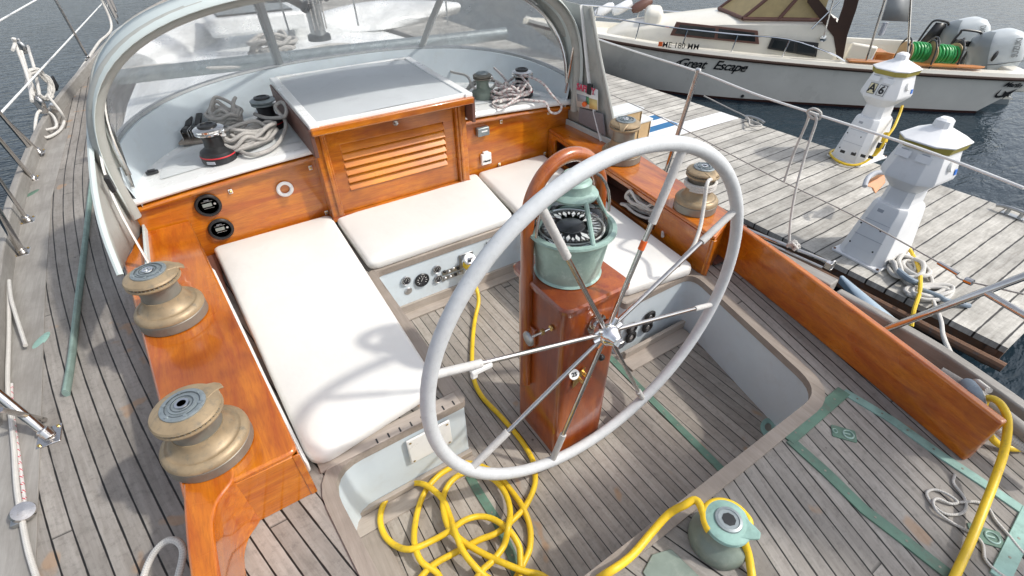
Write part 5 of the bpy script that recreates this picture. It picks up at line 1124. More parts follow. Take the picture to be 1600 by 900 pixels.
# clean rubber dock cleats
def cleat(px, py, rz, label):
    p = PZ(px, py, DK); t = thing('dock_cleat', label, 'cleat', p, 'cleats on the dock'); t.rotation_euler = (0, 0, rz)
    g = G(); g.tube(catmull([(-.15, 0, .045), (-.09, 0, .06), (0, 0, .065), (.09, 0, .06), (.15, 0, .045)], 4), .016, 10); g.obj('horn', 'alum', t, local=True)
    g = G()
    for x in (-.05, .05): g.lathe([(.026, 0), (.018, .02), (.016, .06)], (x, 0, 0), 14)
    g.box((0, 0, .006), (.18, .07, .012)); g.obj('foot', 'alum', t, local=True, bevel=.003)
cleat(1178, 192, 1.5, 'galvanised cleat on the far dock edge by the motor boat'); cleat(1582, 338, 1.5, 'galvanised cleat on the far dock edge beyond the nearest pedestal')
rope('mooring_line', [PZ(1165, 185, DK+.05), PZ(1178, 190, DK+.07), PZ(1190, 196, DK+.06), PZ(1172, 196, DK+.06), PZ(1168, 184, DK+.05), PZ(1140, 170, -.5), PZ(1100, 150, -.45)], .011, 'rope2', 'grey mooring line made fast on the far dock cleat')
# power pedestals
def octo(hx, hy, c, z): return [V((x, y, z)) for x, y in crect(0, 0, hx, hy, c)]
def lighthouse():
    t = bpy.data.objects.new('power_pedestal', None); C.objects.link(t)
    g = G(); g.loft([octo(.265, .195, .012, 0), octo(.265, .195, .012, .018)]); g.obj('base_plate', 'pedwhite', t, local=True, bevel=.004)
    g = G(); g.loft([octo(.245, .178, .06, .018), octo(.185, .140, .05, .36), octo(.165, .130, .045, .44), octo(.155, .120, .045, .462)]); g.obj('lower_tier', 'pedwhite', t, local=True, bevel=.004)
    g = G(); g.loft([octo(.130, .105, .04, .46), octo(.120, .095, .035, .60)]); g.obj('waist', 'pedwhite', t, local=True)
    g = G(); g.loft([octo(.130, .105, .045, .585), octo(.215, .185, .08, .68), octo(.218, .188, .08, .71), octo(.168, .148, .06, .900)]); g.obj('head', 'pedwhite', t, local=True, bevel=.004)
    g = G(); g.loft([octo(.186, .166, .07, .895), octo(.196, .176, .075, .938)]); g.obj('light_band', 'gold', t, local=True)
    g = G(); g.loft([octo(.202, .182, .085, .938), octo(.205, .185, .085, .948), octo(.068, .062, .03, 1.015), octo(.064, .058, .03, 1.02)]); g.obj('roof', 'pedwhite', t, local=True, bevel=.004)
    g = G(); g.loft([octo(.058, .052, .024, 1.018), octo(.054, .048, .022, 1.065), octo(.034, .030, .012, 1.08)]); g.obj('finial', 'pedwhite', t, local=True, bevel=.003)
    g = G(); R = Matrix.Rotation(math.atan2(.06, .342), 3, 'Y'); g.box((-.212, .0, .20), (.004, .17, .20), R); g.obj('access_door', 'pedwhite', t, local=True, bevel=.002)
    for y0 in (-.07, .07):
        g = G(); g.box((-.199, y0, .852), (.003, .10, .050), Matrix.Rotation(math.atan2(.05, .19), 3, 'Y')); g.obj('meter_cover', 'pedwhite', t, local=True, bevel=.006)
        g = G(); g.box((-.191, y0, .879), (.006, .05, .006), Matrix.Rotation(math.atan2(.05, .19), 3, 'Y')); g.obj('cover_hinge', 'papergrey', t, local=True)
    for sy in (-1, 1):
        g = G(); g.lathe([(.0, .012), (.034, .012), (.040, .004), (.040, -.02)], (.0, sy*.176, .80), 20, (0, sy, .25)); g.obj('socket_cover', 'whitegloss', t, local=True)
    g = G(); g.box((.10, -.186, .74), (.03, .004, .04), Matrix.Rotation(-math.atan2(.04, .19), 3, 'X')); g.obj('sticker', 'blue', t, local=True, bevel=.001)
    g = G()
    for z in (.20, .33): g.box((-.247+.175*z-.0035, 0, z+.0), (.002, .26-.2*z, .0025))
    g.obj('panel_joint', 'papergrey', t, local=True)
    g = G(); g.box((-.172, .03, .40), (.006, .045, .045), R); g.obj('vent_plate', 'papergrey', t, local=True, bevel=.002)
    for (y, z) in ((.13, .12), (-.10, .12), (.13, .28), (-.06, .28)):
        g = G(); g.lathe([(.007, 0), (.007, .003), (0, .004)], (-.247+.175*z, y*.8, z), 8, (-1, 0, .1)); g.obj('bolt', 'black', t, local=True)
    for sx, sy in ((-1, -1), (-1, 1), (1, -1)):
        g = G(); g.lathe([(.010, 0), (.010, .008), (0, .010)], (sx*.248, sy*.178, .018), 8); g.obj('anchor_bolt', 'rust', t, local=True)
    return t
lhA = lighthouse(); lhB = copytree(lhA)
lhA.location = PZ(1363, 394, DK); lhA.rotation_euler = (0, 0, math.radians(-4)); lhA.scale = (1.0, 1.0, 1.04)
lhB.location = PZ(1338, 245, DK); lhB.rotation_euler = (0, 0, math.radians(-4)); lhB.scale = (1.0, 1.0, 1.02)
tag(lhA, 'white lighthouse shaped power pedestal nearest the yacht, with an orange hose bracket', 'power pedestal', 'white power pedestals on the dock'); tag(lhB, 'white lighthouse shaped power pedestal numbered A6', 'power pedestal', 'white power pedestals on the dock')
# A 6 plates
Lb = lhB.location
INV = (Matrix.Translation(lhB.location)@Matrix.Rotation(lhB.rotation_euler.z, 4, 'Z')@Matrix.Diagonal((*lhB.scale, 1))).inverted()
for (px, py, ch_) in ((1371, 149, 'A'), (1385, 152, '6')):
    yy = .048 if ch_ == 'A' else -.048; ya = V((.05, 0, .19)).normalized(); nrm = V((-.19, 0, .05)).normalized(); q = V((-.205, yy, .760))+nrm*.004
    mt = frame(q, (0, -1, 0), ya); g = G(); g.box(q, (.074, .100, .002), mt.to_3x3()); g.obj('plate_border', 'textblack', lhB, local=True); g = G(); g.box(q+nrm*.0015, (.066, .092, .002), mt.to_3x3()); pl_ = g.obj('number_plate', 'platecream' if ch_ == 'A' else 'paper', lhB, local=True, bevel=.001)
    o = text('number', ch_, .105, frame(q+nrm*.0045, (0, -1, 0), ya), 'textblack', None, bold=.003); o.parent = pl_
# cord at pedestal B
rope('shore_power_cord', [PZ(1410, 165, .18), PZ(1405, 180, .1), PZ(1396, 200, 0.0), PZ(1385, 215, -.08), PZ(1378, 228, -.16), PZ(1368, 240, -.25), PZ(1350, 254, DK+.06), PZ(1330, 258, DK+.03), PZ(1310, 252, DK+.03), PZ(1297, 240, DK+.02), PZ(1305, 234, DK+.02), PZ(1320, 236, DK+.02)], .013, 'yellow', 'yellow cord plugged into the pedestal numbered A6', 'power cord')
p = PZ(1380, 222, -.14); t = thing('cord_plug', 'yellow and black plug joint beside the pedestal numbered A6', 'plug', p)
g = G(); g.tube([PZ(1386, 208, -.06), PZ(1381, 222, -.14)], .030, 12); g.obj('body', 'yellow', t); g = G(); g.tube([PZ(1378, 224, -.15), PZ(1374, 232, -.20)], .036, 12); g.obj('collar', 'black', t); g = G(); g.tube([PZ(1373, 233, -.21), PZ(1366, 243, -.27)], [.028, .018], 12); g.obj('boot', 'yellow', t)
strap_ = [PZ(1318, 236, -.24), PZ(1335, 240, -.24), PZ(1350, 243, -.24), PZ(1362, 245, -.24)]
hc = thing('hose_clips', 'row of black clips across the foot of the pedestal numbered A6', 'clips', strap_[0])
for q in strap_: g = G(); g.box(q+V((-.02, 0, 0)), (.012, .05, .03)); g.obj('clip', 'black', hc, bevel=.004)
# orange hose reel bracket behind pedestal A
p = PZ(1373, 282, -.10); p = lhA.location+V((.02, .30, .62)); hr = thing('hose_bracket', 'orange hose bracket with a grey cap behind the nearest pedestal', 'bracket', p)
q = [PZ(1352, 290, -.05), PZ(1382, 272, -.02), PZ(1384, 285, -.06), PZ(1368, 303, -.12), PZ(1364, 294, -.08)]
c_ = sum(q, V((0, 0, 0)))/5; g = G(); g.loft([[x for x in q], [x+V((.10, .06, -.03)) for x in q]]); g.obj('bracket', 'orangewood', hr, bevel=.006)
g = G(); g.tube(catmull([PZ(1351, 291, -.04), PZ(1356, 278, -.0), PZ(1368, 270, .02), PZ(1382, 270, .02)], 4), .020, 10); g.obj('cap', 'papergrey', hr)
# dock coil near the pedestal
q = PZ(1432, 425, DK+.04); rd = random.Random(3)
coil('mooring_coil', q.x-.02, q.y+.04, DK, .16, .10, 6, .016, 'rope', 'heap of thick white rope on the dock at the foot of the nearest pedestal', .06, .012, seed=31, rot=.5)
q = PZ(1455, 455, DK+.03); coil('mooring_coil', q.x, q.y, DK, .18, .07, 5, .015, 'rope', 'flat coil of white rope on the dock edge beside the heap', .03, .006, seed=33, rot=-.4)
rope('shore_power_cord', [PZ(1408, 365, -.2), PZ(1414, 378, -.28), PZ(1425, 396, DK+.06), PZ(1436, 420, DK+.08), PZ(1438, 440, DK+.08), PZ(1436, 460, DK+.05), PZ(1428, 485, DK+.02), PZ(1424, 510, DK-.05)], .014, 'yellow', 'yellow cord dropping over the dock edge by the rope heap', 'power cord')
g = G(); g.tube(catmull([PZ(1402, 422, DK+.07), PZ(1420, 436, DK+.08), PZ(1434, 442, DK+.06)], 4), .022, 10); tag(g.obj('chafe_sleeve', 'ropeblue'), 'dark blue sleeve on the thick rope heap', 'chafe sleeve')
g = G(); g.tube(catmull([PZ(1440, 453, DK+.05), PZ(1465, 462, DK+.05), PZ(1480, 470, DK+.04), PZ(1515, 478, DK+.02)], 4), .018, 10); tag(g.obj('chafe_sleeve', 'ropeblue'), 'dark blue sleeve lying across the flat rope coil', 'chafe sleeve')
# boarding steps and mat
bs = thing('boarding_steps', 'tan sided grey boarding steps on the dock beside the dodger', 'boarding steps', PZ(985, 195, DK))
for k, (px, py, h_) in enumerate(((972, 170, .50), (988, 186, .28))):
    b_ = PZ(px, py, DK+h_); g = G(); g.box(b_+V((0, 0, -.015)), (.46, .24, .03)); g.obj('tread', 'nonskid', bs, bevel=.005)
    g = G(); g.box(V((b_.x-.2, b_.y, DK+h_/2-.02)), (.03, .22, h_-.04)); g.box(V((b_.x+.2, b_.y, DK+h_/2-.02)), (.03, .22, h_-.04)); g.box(V((b_.x, b_.y-.10, DK+h_*.5)), (.42, .02, h_-.06)); g.obj('side_board', 'basket', bs, bevel=.004)
mt_ = thing('dock_mat', 'blue and white striped mat on the dock by the boarding steps', 'mat', PZ(1015, 194, DK))
q = [PZ(1002, 182, DK), PZ(1040, 194, DK), PZ(1022, 204, DK), PZ(1000, 206, DK)]
a = PZ(1018, 195, DK); g = G(); g.box(a+V((0, 0, .008)), (.62, .50, .006)); g.obj('base', 'pedwhite', mt_)
g = G(); g.box(a+V((.0, .15, .013)), (.60, .13, .006)); g.box(a+V((-.02, -.14, .013)), (.60, .13, .006)); g.obj('stripe', 'coverblue', mt_)
#@@SECTION motorboat
# ================================================================== motor boat
u_ = V((-.713, .701, 0)); n2 = V((.701, .713, 0)); S0 = V((10.48, 3.28, 0))
def Q(t, w_, z): return S0+u_*t+n2*w_+V((0, 0, z))
def onside(px, py, w_): return onplane(px, py, Q(0, w_, 0), n2)
mbt = thing('motor_boat', 'cream motor boat with twin outboards moored beyond the dock, Great Escape on its side', 'motor boat', Q(3.2, 0, WL))
tsG = [(-.55, 1.06, -.29), (0, 1.12, -.285), (1.5, 1.14, -.255), (3.0, 1.12, -.20), (4.1, 1.03, -.155), (5.0, .90, -.11), (5.8, .74, -.05), (6.5, .55, .01), (7.1, .34, .06), (7.5, .16, .10), (7.72, .02, .12)]
tsW = [(0.0, 1.03), (.3, 1.05), (1.6, 1.06), (2.9, 1.04), (3.8, .98), (4.5, .88), (5.0, .73), (5.45, .55), (5.85, .34), (6.1, .16), (6.25, .02)]
rings = []
for (tg_, hg, zg), (tw, hw) in zip(tsG, tsW):
    ring = []
    for sgn in (-1,):
        ring = [Q(tg_, -hg, zg), Q(tg_*.7+tw*.3, -(hg*.62+hw*.38), zg*.72+(WL+.04)*.28), Q(tg_*.3+tw*.7, -(hg*.25+hw*.75), zg*.30+(WL+.04)*.70), Q(tw, -hw, WL+.04)]
    rings.append(ring)
near = rings; far = [[Q(0, 0, 0)+(p-Q(0, 0, 0))-n2*2*((p-S0).dot(n2)) for p in r] for r in rings]
g = G(); g.loft(near, cap=False, closed=False); g.loft(far, cap=False, closed=False); g.loft([near[0], [Q(0+(-.55)*(1-k/3), 0, p.z) for k, p in enumerate(near[0])], far[0]], cap=False, closed=False); hl = g.obj('hull', 'hullside', mbt, ang=60)
g = G()
for rs, s_ in ((near, -1), (far, 1)): g.loft([[r[3]+n2*s_*.003 for r in rs], [r[3]+V((0, 0, -.12))-n2*s_*.05 for r in rs]], cap=False, closed=False)
g.loft([[near[0][3], far[0][3]], [near[0][3]+V((0, 0, -.12)), far[0][3]+V((0, 0, -.12))]], cap=False, closed=False); g.obj('boot_stripe', 'bootred', hl)
nr = catmull([r[0] for r in near], 4); fr = catmull([r[0] for r in far], 4); g = G(); g.tube([p-n2*.01 for p in nr], .028, 8); g.tube([p+n2*.01 for p in fr], .028, 8); g.obj('rub_rail', 'brown', mbt)
# gunwale cap and toe
g = G()
for src, s_ in ((nr, 1), (fr, -1)): g.loft([[p+V((0, 0, .015))-n2*s_*.02 for p in src], [p+V((0, 0, .075))+n2*s_*.005 for p in src], [p+V((0, 0, .085))+n2*s_*.16 for p in src], [p+V((0, 0, .0))+n2*s_*.18 for p in src]], cap=False, closed=False)
g.obj('gunwale', 'cream', mbt, ang=50)
# inner deck
g = G(); g.loft([[Q(t_, -hg*.9, zg-.0) for t_, hg, zg in tsG[3:]], [Q(t_, hg*.9, zg-.0) for t_, hg, zg in tsG[3:]]], cap=False, closed=False); g.obj('foredeck', 'cream', mbt)
g = G(); g.box(Q(1.3, 0, -.60), (3.4, 2.0, .03), frame(V((0, 0, 0)), u_, n2).to_3x3()); g.loft([[Q(3.2, -.93, -.25), Q(-.4, -.93, -.25)], [Q(3.2, -.90, -.6), Q(-.4, -.90, -.6)]], cap=False, closed=False); g.loft([[Q(3.2, .93, -.25), Q(-.4, .93, -.25)], [Q(3.2, .90, -.6), Q(-.4, .90, -.6)]], cap=False, closed=False); g.obj('cockpit', 'cream', mbt)
g = G(); g.box(Q(-.38, 0, -.36), (.25, 2.05, .28), frame(V((0, 0, 0)), u_, n2).to_3x3()); g.obj('transom', 'cream', mbt, bevel=.03)
# cabin
cw = .80
cabs = [(2.35, cw, .32, -.18), (2.6, cw, .37, -.18), (4.2, .78, .33, -.12), (5.2, .62, .22, -.08), (5.8, .52, .12, -.04)]
rings = []
for t_, hw, ht_, zb in cabs:
    rings.append([Q(t_, -hw, zb), Q(t_, -hw*.97, ht_-.04), Q(t_, -hw*.90, ht_), Q(t_, -hw*.45, ht_+.05), Q(t_, 0, ht_+.06), Q(t_, hw*.45, ht_+.05), Q(t_, hw*.90, ht_), Q(t_, hw*.97, ht_-.04), Q(t_, hw, zb)])
rings.append([p+u_*.35*(0 if abs(0) else 1)+V((0, 0, -.06 if i not in (0, 8) else 0)) if 0 else Q(6.15, -0.42+.84*i/8, -.03) for i, p in enumerate(rings[-1])])
g = G(); g.loft(rings, cap=True, closed=False); g.obj('cabin', 'cream', mbt, ang=40)
g = G()
def sidequad(name, pts, w_, mat, off, parent, th=.01):
    qs = [onside(px, py, w_)-n2*off for px, py in pts]; g = G(); g.add(qs+[x+n2*th for x in qs], [(0, 1, 2, 3), (7, 6, 5, 4), (0, 4, 5, 1), (1, 5, 6, 2), (2, 6, 7, 3), (3, 7, 4, 0)]); return g.obj(name, mat, parent, bevel=.003)
wf = sidequad('window', [(1057, 34), (1184, 48), (1186, 69), (1047, 55)], -.80, 'brownframe', .015, mbt, .03)
sidequad('pane', [(1063, 38), (1118, 44), (1116, 59), (1054, 52)], -.80, 'darkglass', .020, wf, .01); sidequad('pane', [(1123, 44.5), (1179, 51), (1180, 65), (1121, 59.5)], -.80, 'darkglass', .020, wf, .01)
wf = sidequad('window', [(1206, 59), (1279, 67), (1275, 89), (1199, 76)], -.82, 'black', .015, mbt, .03)
sidequad('pane', [(1210, 62), (1241, 65), (1239, 81), (1204, 74)], -.82, 'darkglass', .020, wf, .01)
sidequad('pane', [(1246, 66), (1276, 70), (1272, 86), (1244, 82)], -.82, 'darkglass', .020, wf, .01)
# windscreen and canopy frame
ws = [Q(3.9, -.70, .385), Q(4.2, 0, .42), Q(3.9, .70, .385)]; wt = [Q(3.3, -.64, .95), Q(3.5, 0, 1.0), Q(3.3, .64, .95)]
g = G(); g.loft([ws, wt], cap=False, closed=False); sc_ = g.obj('windscreen', 'tan', mbt)
g = G(); g.loft([[Q(3.9, -.71, .38), Q(2.7, -.74, .40)], [Q(3.3, -.66, .95), Q(2.7, -.70, .95)]], cap=False, closed=False); g.obj('side_curtain', 'tan', mbt)
g = G()
for a, b in ((ws[0], ws[1]), (ws[1], ws[2]), (wt[0], wt[1]), (wt[1], wt[2]), (ws[0], wt[0]), (ws[1], wt[1]), (ws[2], wt[2]), (Q(3.9, -.71, .38), Q(2.5, -.75, .40)), (Q(3.3, -.66, .95), Q(2.4, -.70, .95)), ((Q(3.35, -.73, .39)), (Q(3.0, -.70, .95)))): g.tube([a, b], .03, 8)
g.obj('screen_frame', 'brownframe', sc_)
cvx = [onside(1317, 93, -.80), onside(1308, 92, -.80), onside(1303, 58, -.80), onside(1262, 4, -.80), onside(1264, -20, -.80), onside(1309, 36, -.80), onside(1318, 10, -.80), onside(1326, -30, -.80), onside(1350, -30, -.80), onside(1338, 15, -.80), onside(1324, 55, -.80)]
g = G(); g.add(cvx+[p+n2*.03 for p in cvx], [tuple(range(11)), tuple(reversed(range(11, 22)))]+[(i, (i+1) % 11, 11+(i+1) % 11, 11+i) for i in range(11)]); g.obj('canopy_curtain', 'brown', mbt)
g = G(); g.tube([onside(1268, 45, -.84), onside(1312, 2, -.84)], .014, 8); g.tube([onside(1287, 58, -.86), onside(1305, -10, -.86)], .012, 8); g.lathe([(0, -.02), (.05, -.02), (.05, .02), (0, .03)], onside(1286, 60, -.84), 14, -n2); g.obj('screen_stay', 'chrome', mbt)
# helm seat & door, orange box
g = G(); b_ = onside(1342, 85, -.55); g.box(b_+V((0, 0, -.12)), (.42, .10, .55), frame(V((0, 0, 0)), u_, n2).to_3x3()@Matrix.Rotation(.12, 3, 'Y')); g.obj('seat', 'cream', mbt, bevel=.03)
g = G(); b_ = onside(1358, 78, .3); g.box(b_+V((0, 0, -.02)), (.5, .3, .04), frame(V((0, 0, 0)), u_, n2).to_3x3()); g.box(b_+V((0, 0, -.2)), (.04, .3, .34)); g.box(b_+V((.22, -.2, -.2)), (.04, .3, .34)); g.obj('side_table', 'orangewood', mbt)
g = G(); b_ = onside(1362, 84, -.2); g.lathe([(.045, -.10), (.045, .04), (.02, .07), (.02, .10), (0, .10)], b_, 16); bt = tag(g.obj('water_bottle', 'blue'), 'blue bottle standing in the motor boat cockpit', 'bottle')
# bow rail
railpts = []
for (px, py) in ((885, 2), (905, 5), (935, 14), (1037, 27), (1145, 47), (1245, 70), (1330, 82), (1338, 88), (1339, 96)):
    railpts.append((px, py))
g = G(); rp = []
for i, t_ in enumerate([7.2, 6.4, 5.6, 4.8, 4.0, 3.2, 2.5]):
    hg = [x for x in tsG]; 
    import bisect
    ii = max(1, min(len(tsG)-1, bisect.bisect([x[0] for x in tsG], t_))); a, b = tsG[ii-1], tsG[ii]; k = (t_-a[0])/(b[0]-a[0]); hh = a[1]+(b[1]-a[1])*k; zz2 = a[2]+(b[2]-a[2])*k
    rp.append((t_, hh, zz2))
for s_ in (-1, 1):
    top = [Q(t_, s_*(hh-.09), z_+.085+.26*min(1, (t_-2.3)/.5 if t_ < 2.8 else 1)) for t_, hh, z_ in rp]
    top.append(Q(2.25, s_*1.04, -.14))
    g.tube(catmull(top, 4), .013, 8)
    for t_, hh, z_ in rp[1:6]: g.tube([Q(t_, s_*(hh-.09), z_+.07), Q(t_-.04, s_*(hh-.09), z_+.34)], .011, 8)
g.tube(catmull([Q(7.2, -.25, .40), Q(7.55, 0, .42), Q(7.2, .25, .40)], 4), .013, 8)
g.obj('bow_rail', 'chrome', mbt)
# long steel frame near the stern (folded bimini frame)
fr_ = thing('bimini_frame', 'steel frame with a grey panel rising from the motor boat side', 'frame', onside(1355, 92, -1.0))
g = G(); a = onside(1353, 97, -1.02); b = onside(1392, -30, -.98); c = onside(1418, 92, -.98); d_ = onside(1425, -30, -.95); g.tube([a, b], .018, 8); g.tube([c, d_], .016, 8); g.obj('leg', 'steel', fr_)
q = [onside(1390, -10, -.99), onside(1422, -10, -.96), onside(1419, 34, -.97), onside(1377, 32, -1.0)]; g = G(); g.add(q, [(0, 1, 2, 3)]); g.obj('panel', 'smoke', fr_, thick=.01)
q = onside(1380, 45, -.95); g = G(); g.box(q, (.10, .05, .18)); g.obj('lamp', 'papergrey', fr_, bevel=.01)
# teak caprail pad
g = G(); pp = [Q(2.2, -1.10, -.135), Q(.35, -1.09, -.165), Q(.22, -1.0, -.165), Q(.35, -.93, -.165), Q(2.2, -.93, -.135)]; g.add(pp+[p+V((0, 0, .02)) for p in pp], [tuple(range(5)), tuple(range(5, 10))]+[(i, (i+1) % 5, 5+(i+1) % 5, 5+i) for i in range(5)]); g.obj('side_pad', 'orangewood', mbt)
# hose reels
for (px, py, lab) in ((1432, 82, 'green hose on a reel in the motor boat, the left one'), (1470, 86, 'green hose on a reel in the motor boat, nearest the outboards')):
    c_ = onside(px, py, -.80); c_.z = c_.z; t = thing('hose_reel', lab, 'hose reel', c_, 'green hose reels'); ax = V((.85, -.5, .0)).normalized()
    g = G(); Rm = V((0, 0, 1)).rotation_difference(ax).to_matrix()
    pts = [c_+Rm@V(((.125+.022*math.sin(k*.37)*math.cos(k*.11))*math.cos(k*.5), (.125+.022*math.sin(k*.37)*math.cos(k*.11))*math.sin(k*.5), -.17+.34*k/150+.022*math.sin(k*.23))) for k in range(150)]
    g.tube(pts, .018, 7); g.obj('hose', 'green', t)
    g = G(); g.lathe([(.10, -.19), (.10, .19)], c_, 20, ax); g.lathe([(.05, -.205), (.17, -.20), (.17, -.19), (.05, -.19)], c_, 26, ax); g.lathe([(.05, .205), (.17, .20), (.17, .19), (.05, .19)], c_, 26, ax); g.obj('drum', 'basket', t)
    g = G(); 
    for s_ in (-1, 1): g.tube(catmull([c_+ax*s_*.22+V((-.17, -.17, -.2)), c_+ax*s_*.22+V((-.12, -.12, .12)), c_+ax*s_*.22+V((.0, .0, .22)), c_+ax*s_*.22+V((.12, .12, .10)), c_+ax*s_*.22+V((.15, .15, -.2))], 4), .013, 8)
    g.obj('stand', 'black', t)
# deck chairs (black frames) leaning
for (pts_, w_, lab) in (([(1448, 86), (1478, 50), (1482, 38), (1478, 34), (1462, 32), (1452, 40), (1434, 66)], .5, 'dark folded chair back standing beyond the green hoses'), ([(1476, 92), (1488, 66), (1500, 52), (1505, 47), (1530, 50), (1533, 55), (1528, 64), (1514, 78), (1500, 98)], -.3, 'black chair frame in front of the outboards')):
    t = thing('folding_chair', lab, 'chair', onside(*pts_[0], w_)); g = G(); g.tube(catmull([onside(*p, w_) for p in pts_], 4), .018, 8); g.obj('frame', 'black', t)
    if w_ > 0: q = [onside(1452, 74, w_), onside(1476, 50, w_), onside(1479, 37, w_), onside(1463, 35, w_), onside(1437, 66, w_)]
    else: q = [onside(1487, 68, w_), onside(1493, 61, w_), onside(1524, 66, w_), onside(1516, 74, w_)]
    g = G(); g.add(q, [tuple(range(len(q)))]); g.obj('back_panel', 'black', t, thick=.015)
# outboards
def outboard(loc, label):
    t = thing('outboard_motor', label, 'outboard motor', loc, 'grey outboard motors'); ang = math.atan2(u_.y, u_.x); t.rotation_euler = (0, math.radians(-16), ang+math.pi); t.scale = (1.32, 1.12, 1.0)
    sec = [(.0, .20, .16), (.10, .235, .185), (.25, .25, .20), (.42, .235, .20), (.52, .20, .18), (.58, .13, .12), (.60, .04, .04)]
    g = G(); rings = []
    for z, hx, hy in sec: rings.append([V((.18+hx*math.copysign(abs(math.cos(a))**.7, math.cos(a))*1.05-.05*(z/.6), hy*math.copysign(abs(math.sin(a))**.7, math.sin(a)), z)) for a in [2*math.pi*k/28 for k in range(28)]])
    g.loft(rings); g.obj('cowl', 'cowl', t, local=True, ang=60)
    g = G(); rings = []
    for z, hx, hy in sec: rings.append([V((.155+(hx+.006)*math.copysign(abs(math.cos(a))**.7, math.cos(a))*1.05-.05*(z/.6), (hy+.006)*math.copysign(abs(math.sin(a))**.7, math.sin(a)), z+.003)) for a in [math.pi*.62+math.pi*.76*k/18 for k in range(19)]])
    g.loft(rings, cap=False, closed=False); g.obj('front_cover', 'cowldark', t, local=True, ang=60)
    g = G(); g.tube([V((.18+.268*math.copysign(abs(math.cos(a))**.7, math.cos(a)), .203*math.copysign(abs(math.sin(a))**.7, math.sin(a)), .13-.05*math.cos(a))) for a in [2*math.pi*k/40 for k in range(40)]], .005, 6, closed=True); g.obj('cowl_seam', 'black', t, local=True)
    for s_ in (-1, 1):
        g = G(); g.lathe([(0, .004), (1, .003), (1, -.01)], (0, 0, 0), 18, (0, s_, 0))
        for v_ in g.v: v_.x = v_.x*.025+.08; v_.z = v_.z*.055+.27; v_.y = s_*.196
        g = G(); g.add([(.06+.022*math.cos(a)*1.0+.02*math.sin(a), s_*.203, .28+.075*math.sin(a)) for a in [2*math.pi*k/16 for k in range(16)]], [tuple(range(16))]); g.obj('intake', 'black', t, local=True, thick=.006)
    g = G(); g.box((.16, 0, -.25), (.24, .16, .55)); g.box((.02, 0, -.12), (.14, .30, .25)); g.box((.26, 0, -.55), (.34, .12, .35)); g.obj('leg', 'cowldark', t, local=True, bevel=.03)
    for s_ in (-1, 1):
        mt = Matrix.Translation((.26, s_*.206, .34))@Matrix.Rotation(math.radians(90), 4, 'X')@Matrix.Rotation(math.radians(90) if s_ > 0 else math.radians(90), 4, 'Z')
        if s_ > 0: mt = Matrix.Translation((.26, .206, .34))@Matrix.Rotation(math.pi, 4, 'Z')@Matrix.Rotation(math.radians(90), 4, 'X')@Matrix.Rotation(math.radians(90), 4, 'Z')
        o = text('lettering', 'SUZUKI', .085, mt, 'smoke', None, shear=.15, bold=.002); o.parent = t
    return t
outboard(Q(0, .52, -.35), 'grey outboard motor further from the dock'); outboard(Q(-.08, -.36, -.37), 'grey outboard motor nearer the dock')
# fenders on the far bow rail
for (px, py, mt2, lab) in ((944, 16, 'pedwhite', 'white fender hanging on the far bow rail, leftmost'), (972, 12, 'pedwhite', 'white fender hanging on the far bow rail, middle one'), (1003, 8, 'brownframe', 'maroon fender hanging on the far bow rail')):
    p = onside(px, py, .75); g = G(); g.lathe([(0, -.22), (.06, -.20), (.09, -.12), (.09, .12), (.06, .20), (.0, .22)], p, 18, (.6, -.2, .25)); tag(g.obj('boat_fender', mt2), lab, 'fender', 'fenders on the motor boat')
# round seat back in the bow and hatch
g = G(); c_ = onside(1022, 20, -.1); g.box(c_+V((0, 0, -.12)), (.32, .7, .42), frame(V((0, 0, 0)), u_, n2).to_3x3()); g.obj('bow_bulkhead', 'cream', mbt, bevel=.10, seg=5)
g = G(); c_ = Q(5.0, .05, .16); g.prism(roundpoly([(c_.x-.25, c_.y-.2), (c_.x+.25, c_.y-.2), (c_.x+.25, c_.y+.2), (c_.x-.25, c_.y+.2)], .08, 4), c_.z, c_.z+.04); g.obj('deck_hatch', 'cowldark', mbt, bevel=.01)
# lettering on the side
def sidetext(name, s, px, py, px2, py2, size, w_, mat, shear=.35, bold=.002, sp=1.0, parent=mbt):
    a, b = onside(px, py, w_), onside(px2, py2, w_); xa = (b-a).normalized(); return text(name, s, size, frame((a+b)/2-n2*.02, xa, V((0, 0, 1))), mat, parent, shear=shear, bold=bold, space=sp)
def hullpoint(px, py):
    # intersect the ray with the near hull surface by search on w
    best = None
    from mathutils.bvhtree import BVHTree
    return None
from mathutils.bvhtree import BVHTree
_vs = [p for r in near for p in r]; _fs = []
for a in range(len(near)-1):
    for i in range(3): _fs.append((a*4+i, a*4+i+1, (a+1)*4+i+1, (a+1)*4+i))
BV = BVHTree.FromPolygons(_vs, _fs)
def onhull(px, py):
    h = BV.ray_cast(CAM, ray(px, py).normalized()); return h[0] if h[0] else onside(px, py, -1.05)
def hulltext(name, s, p0, p1, size, mat, shear, bold, sp=1.0):
    a, b = onhull(*p0), onhull(*p1); xa = (b-a).normalized(); nn = BV.find_nearest((a+b)/2)[1]
    if nn.dot(n2) > 0: nn = -nn
    ya = nn.cross(xa); ya = -ya if ya.z < 0 else ya
    return text(name, s, size, frame((a+b)/2+nn*.02, xa, ya), mat, hl, shear=shear, bold=bold, space=sp)
hulltext('boat_name', 'Great', (1056, 97), (1104, 101), .21, 'textblack', .45, .003, .92)
hulltext('boat_name', 'Escape', (1112, 101), (1168, 106), .21, 'textblack', .45, .003, .92)
for pts_ in (((1054, 101), (1060, 96), (1072, 92)), ((1155, 103), (1162, 105), (1169, 103))):
    g = G(); g.tube(catmull([onhull(*p)-n2*.02 for p in pts_], 4), [.004+.006*math.sin(math.pi*k/(4*(len(pts_)-1))) for k in range(4*(len(pts_)-1)+1)], 6); g.obj('swash', 'textblack', hl)
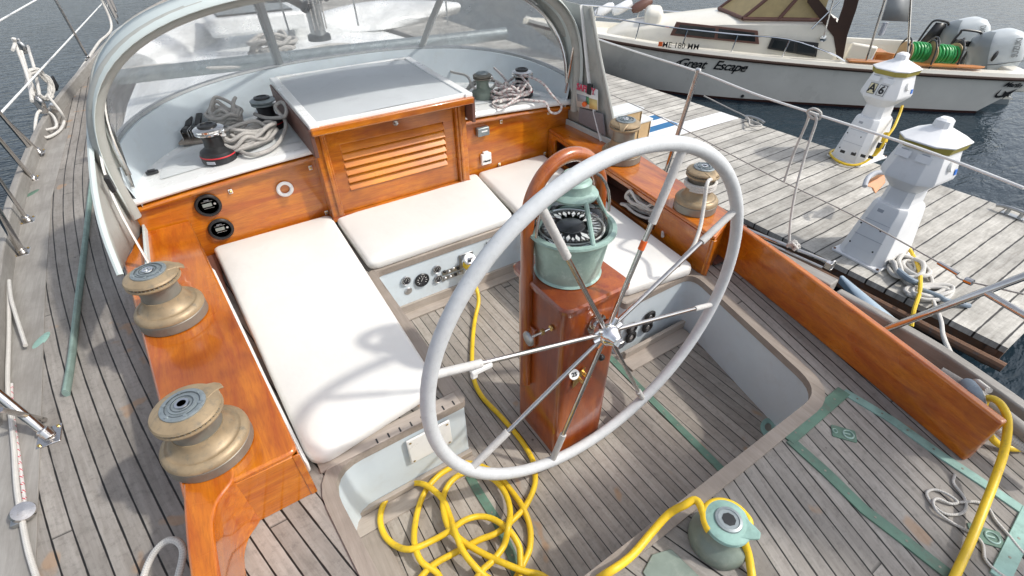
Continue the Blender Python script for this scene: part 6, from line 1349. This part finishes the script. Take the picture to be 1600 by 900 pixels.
q0, q1 = onside(1034, 69, -1.02), onside(1091, 74, -1.02)
sidetext('registration', 'ME 180 MM', 1036, 69.5, 1091, 73.5, .125, -.94, 'textblack', 0, .0004)
g = G(); p = onside(1032, 68.5, -.94); g.box(p-n2*.02, (.07, .07, .01), frame(V((0, 0, 0)), u_, (0, 0, 1)).to_3x3()); g.obj('registration_sticker', 'orange', mbt)
hulltext('maker_name', 'Marlin', (1568, 131), (1596, 133), .10, 'textblack', .4, .003)
fish = [(1553, 150), (1556, 146), (1560, 143), (1565, 138), (1561, 144), (1557, 148), (1559, 149.5), (1565, 148.5), (1568, 145), (1570, 141.5), (1573, 144), (1580, 142), (1589, 138.5), (1582, 144), (1576, 148), (1575, 152), (1572, 150), (1567, 153), (1564, 156), (1567, 151), (1560, 152.5), (1555, 152.5)]
pts = [onhull(*p) for p in fish]; nn = -n2
g = G(); g.add([p+nn*.012 for p in pts], [tuple(range(len(pts)))]); o = g.obj('fish_emblem', 'textblack', hl)
g = G(); p = onhull(1160, 150); g.lathe([(0, .01), (.02, .01), (.028, 0)], p-n2*.01, 14, -n2); g.obj('drain_fitting', 'black', hl)
# unseen boom and sail aft of the viewpoint, added to dapple the deck with shade
bm_ = thing('shade_boom', 'unseen boom with a loose white sail, added to shade the aft deck', 'boom', (2.7, -1.2, 3.4))
g = G(); g.tube([V((2.75, -1.15, 3.42)), V((2.3, -5.5, 3.2))], .055, 14); g.obj('spar', 'vararch', bm_)
rd = random.Random(11); g = G(); rings = []
for i in range(34):
    t = i/33; c_ = V((2.73-.42*t, -1.35-3.9*t, 3.55-.2*t)); k = (.16+.13*math.sin(i*.9)+.10*rd.random())*(1 if 1 < i < 32 else .2)
    rings.append([c_+V((k*1.25*math.cos(a)*(1+.25*math.sin(3*a+i)), 0, k*1.1*math.sin(a)*(1+.2*math.sin(2*a+i*1.7))-.02)) for a in [2*math.pi*j/18 for j in range(18)]])
g.loft(rings); g.obj('sail', 'cushion', bm_, ang=70)
for i in range(7):
    a = V((2.72-.05*i, -1.5-.5*i, 3.4)); g = G(); g.tube(catmull([a, a+V((.12, -.06, -.25)), a+V((-.06, -.12, -.45-.1*rd.random())), a+V((-.14, -.15, -.1))], 4), .012, 6); g.obj('sail_tie', 'rope', bm_)
#@@SECTION end
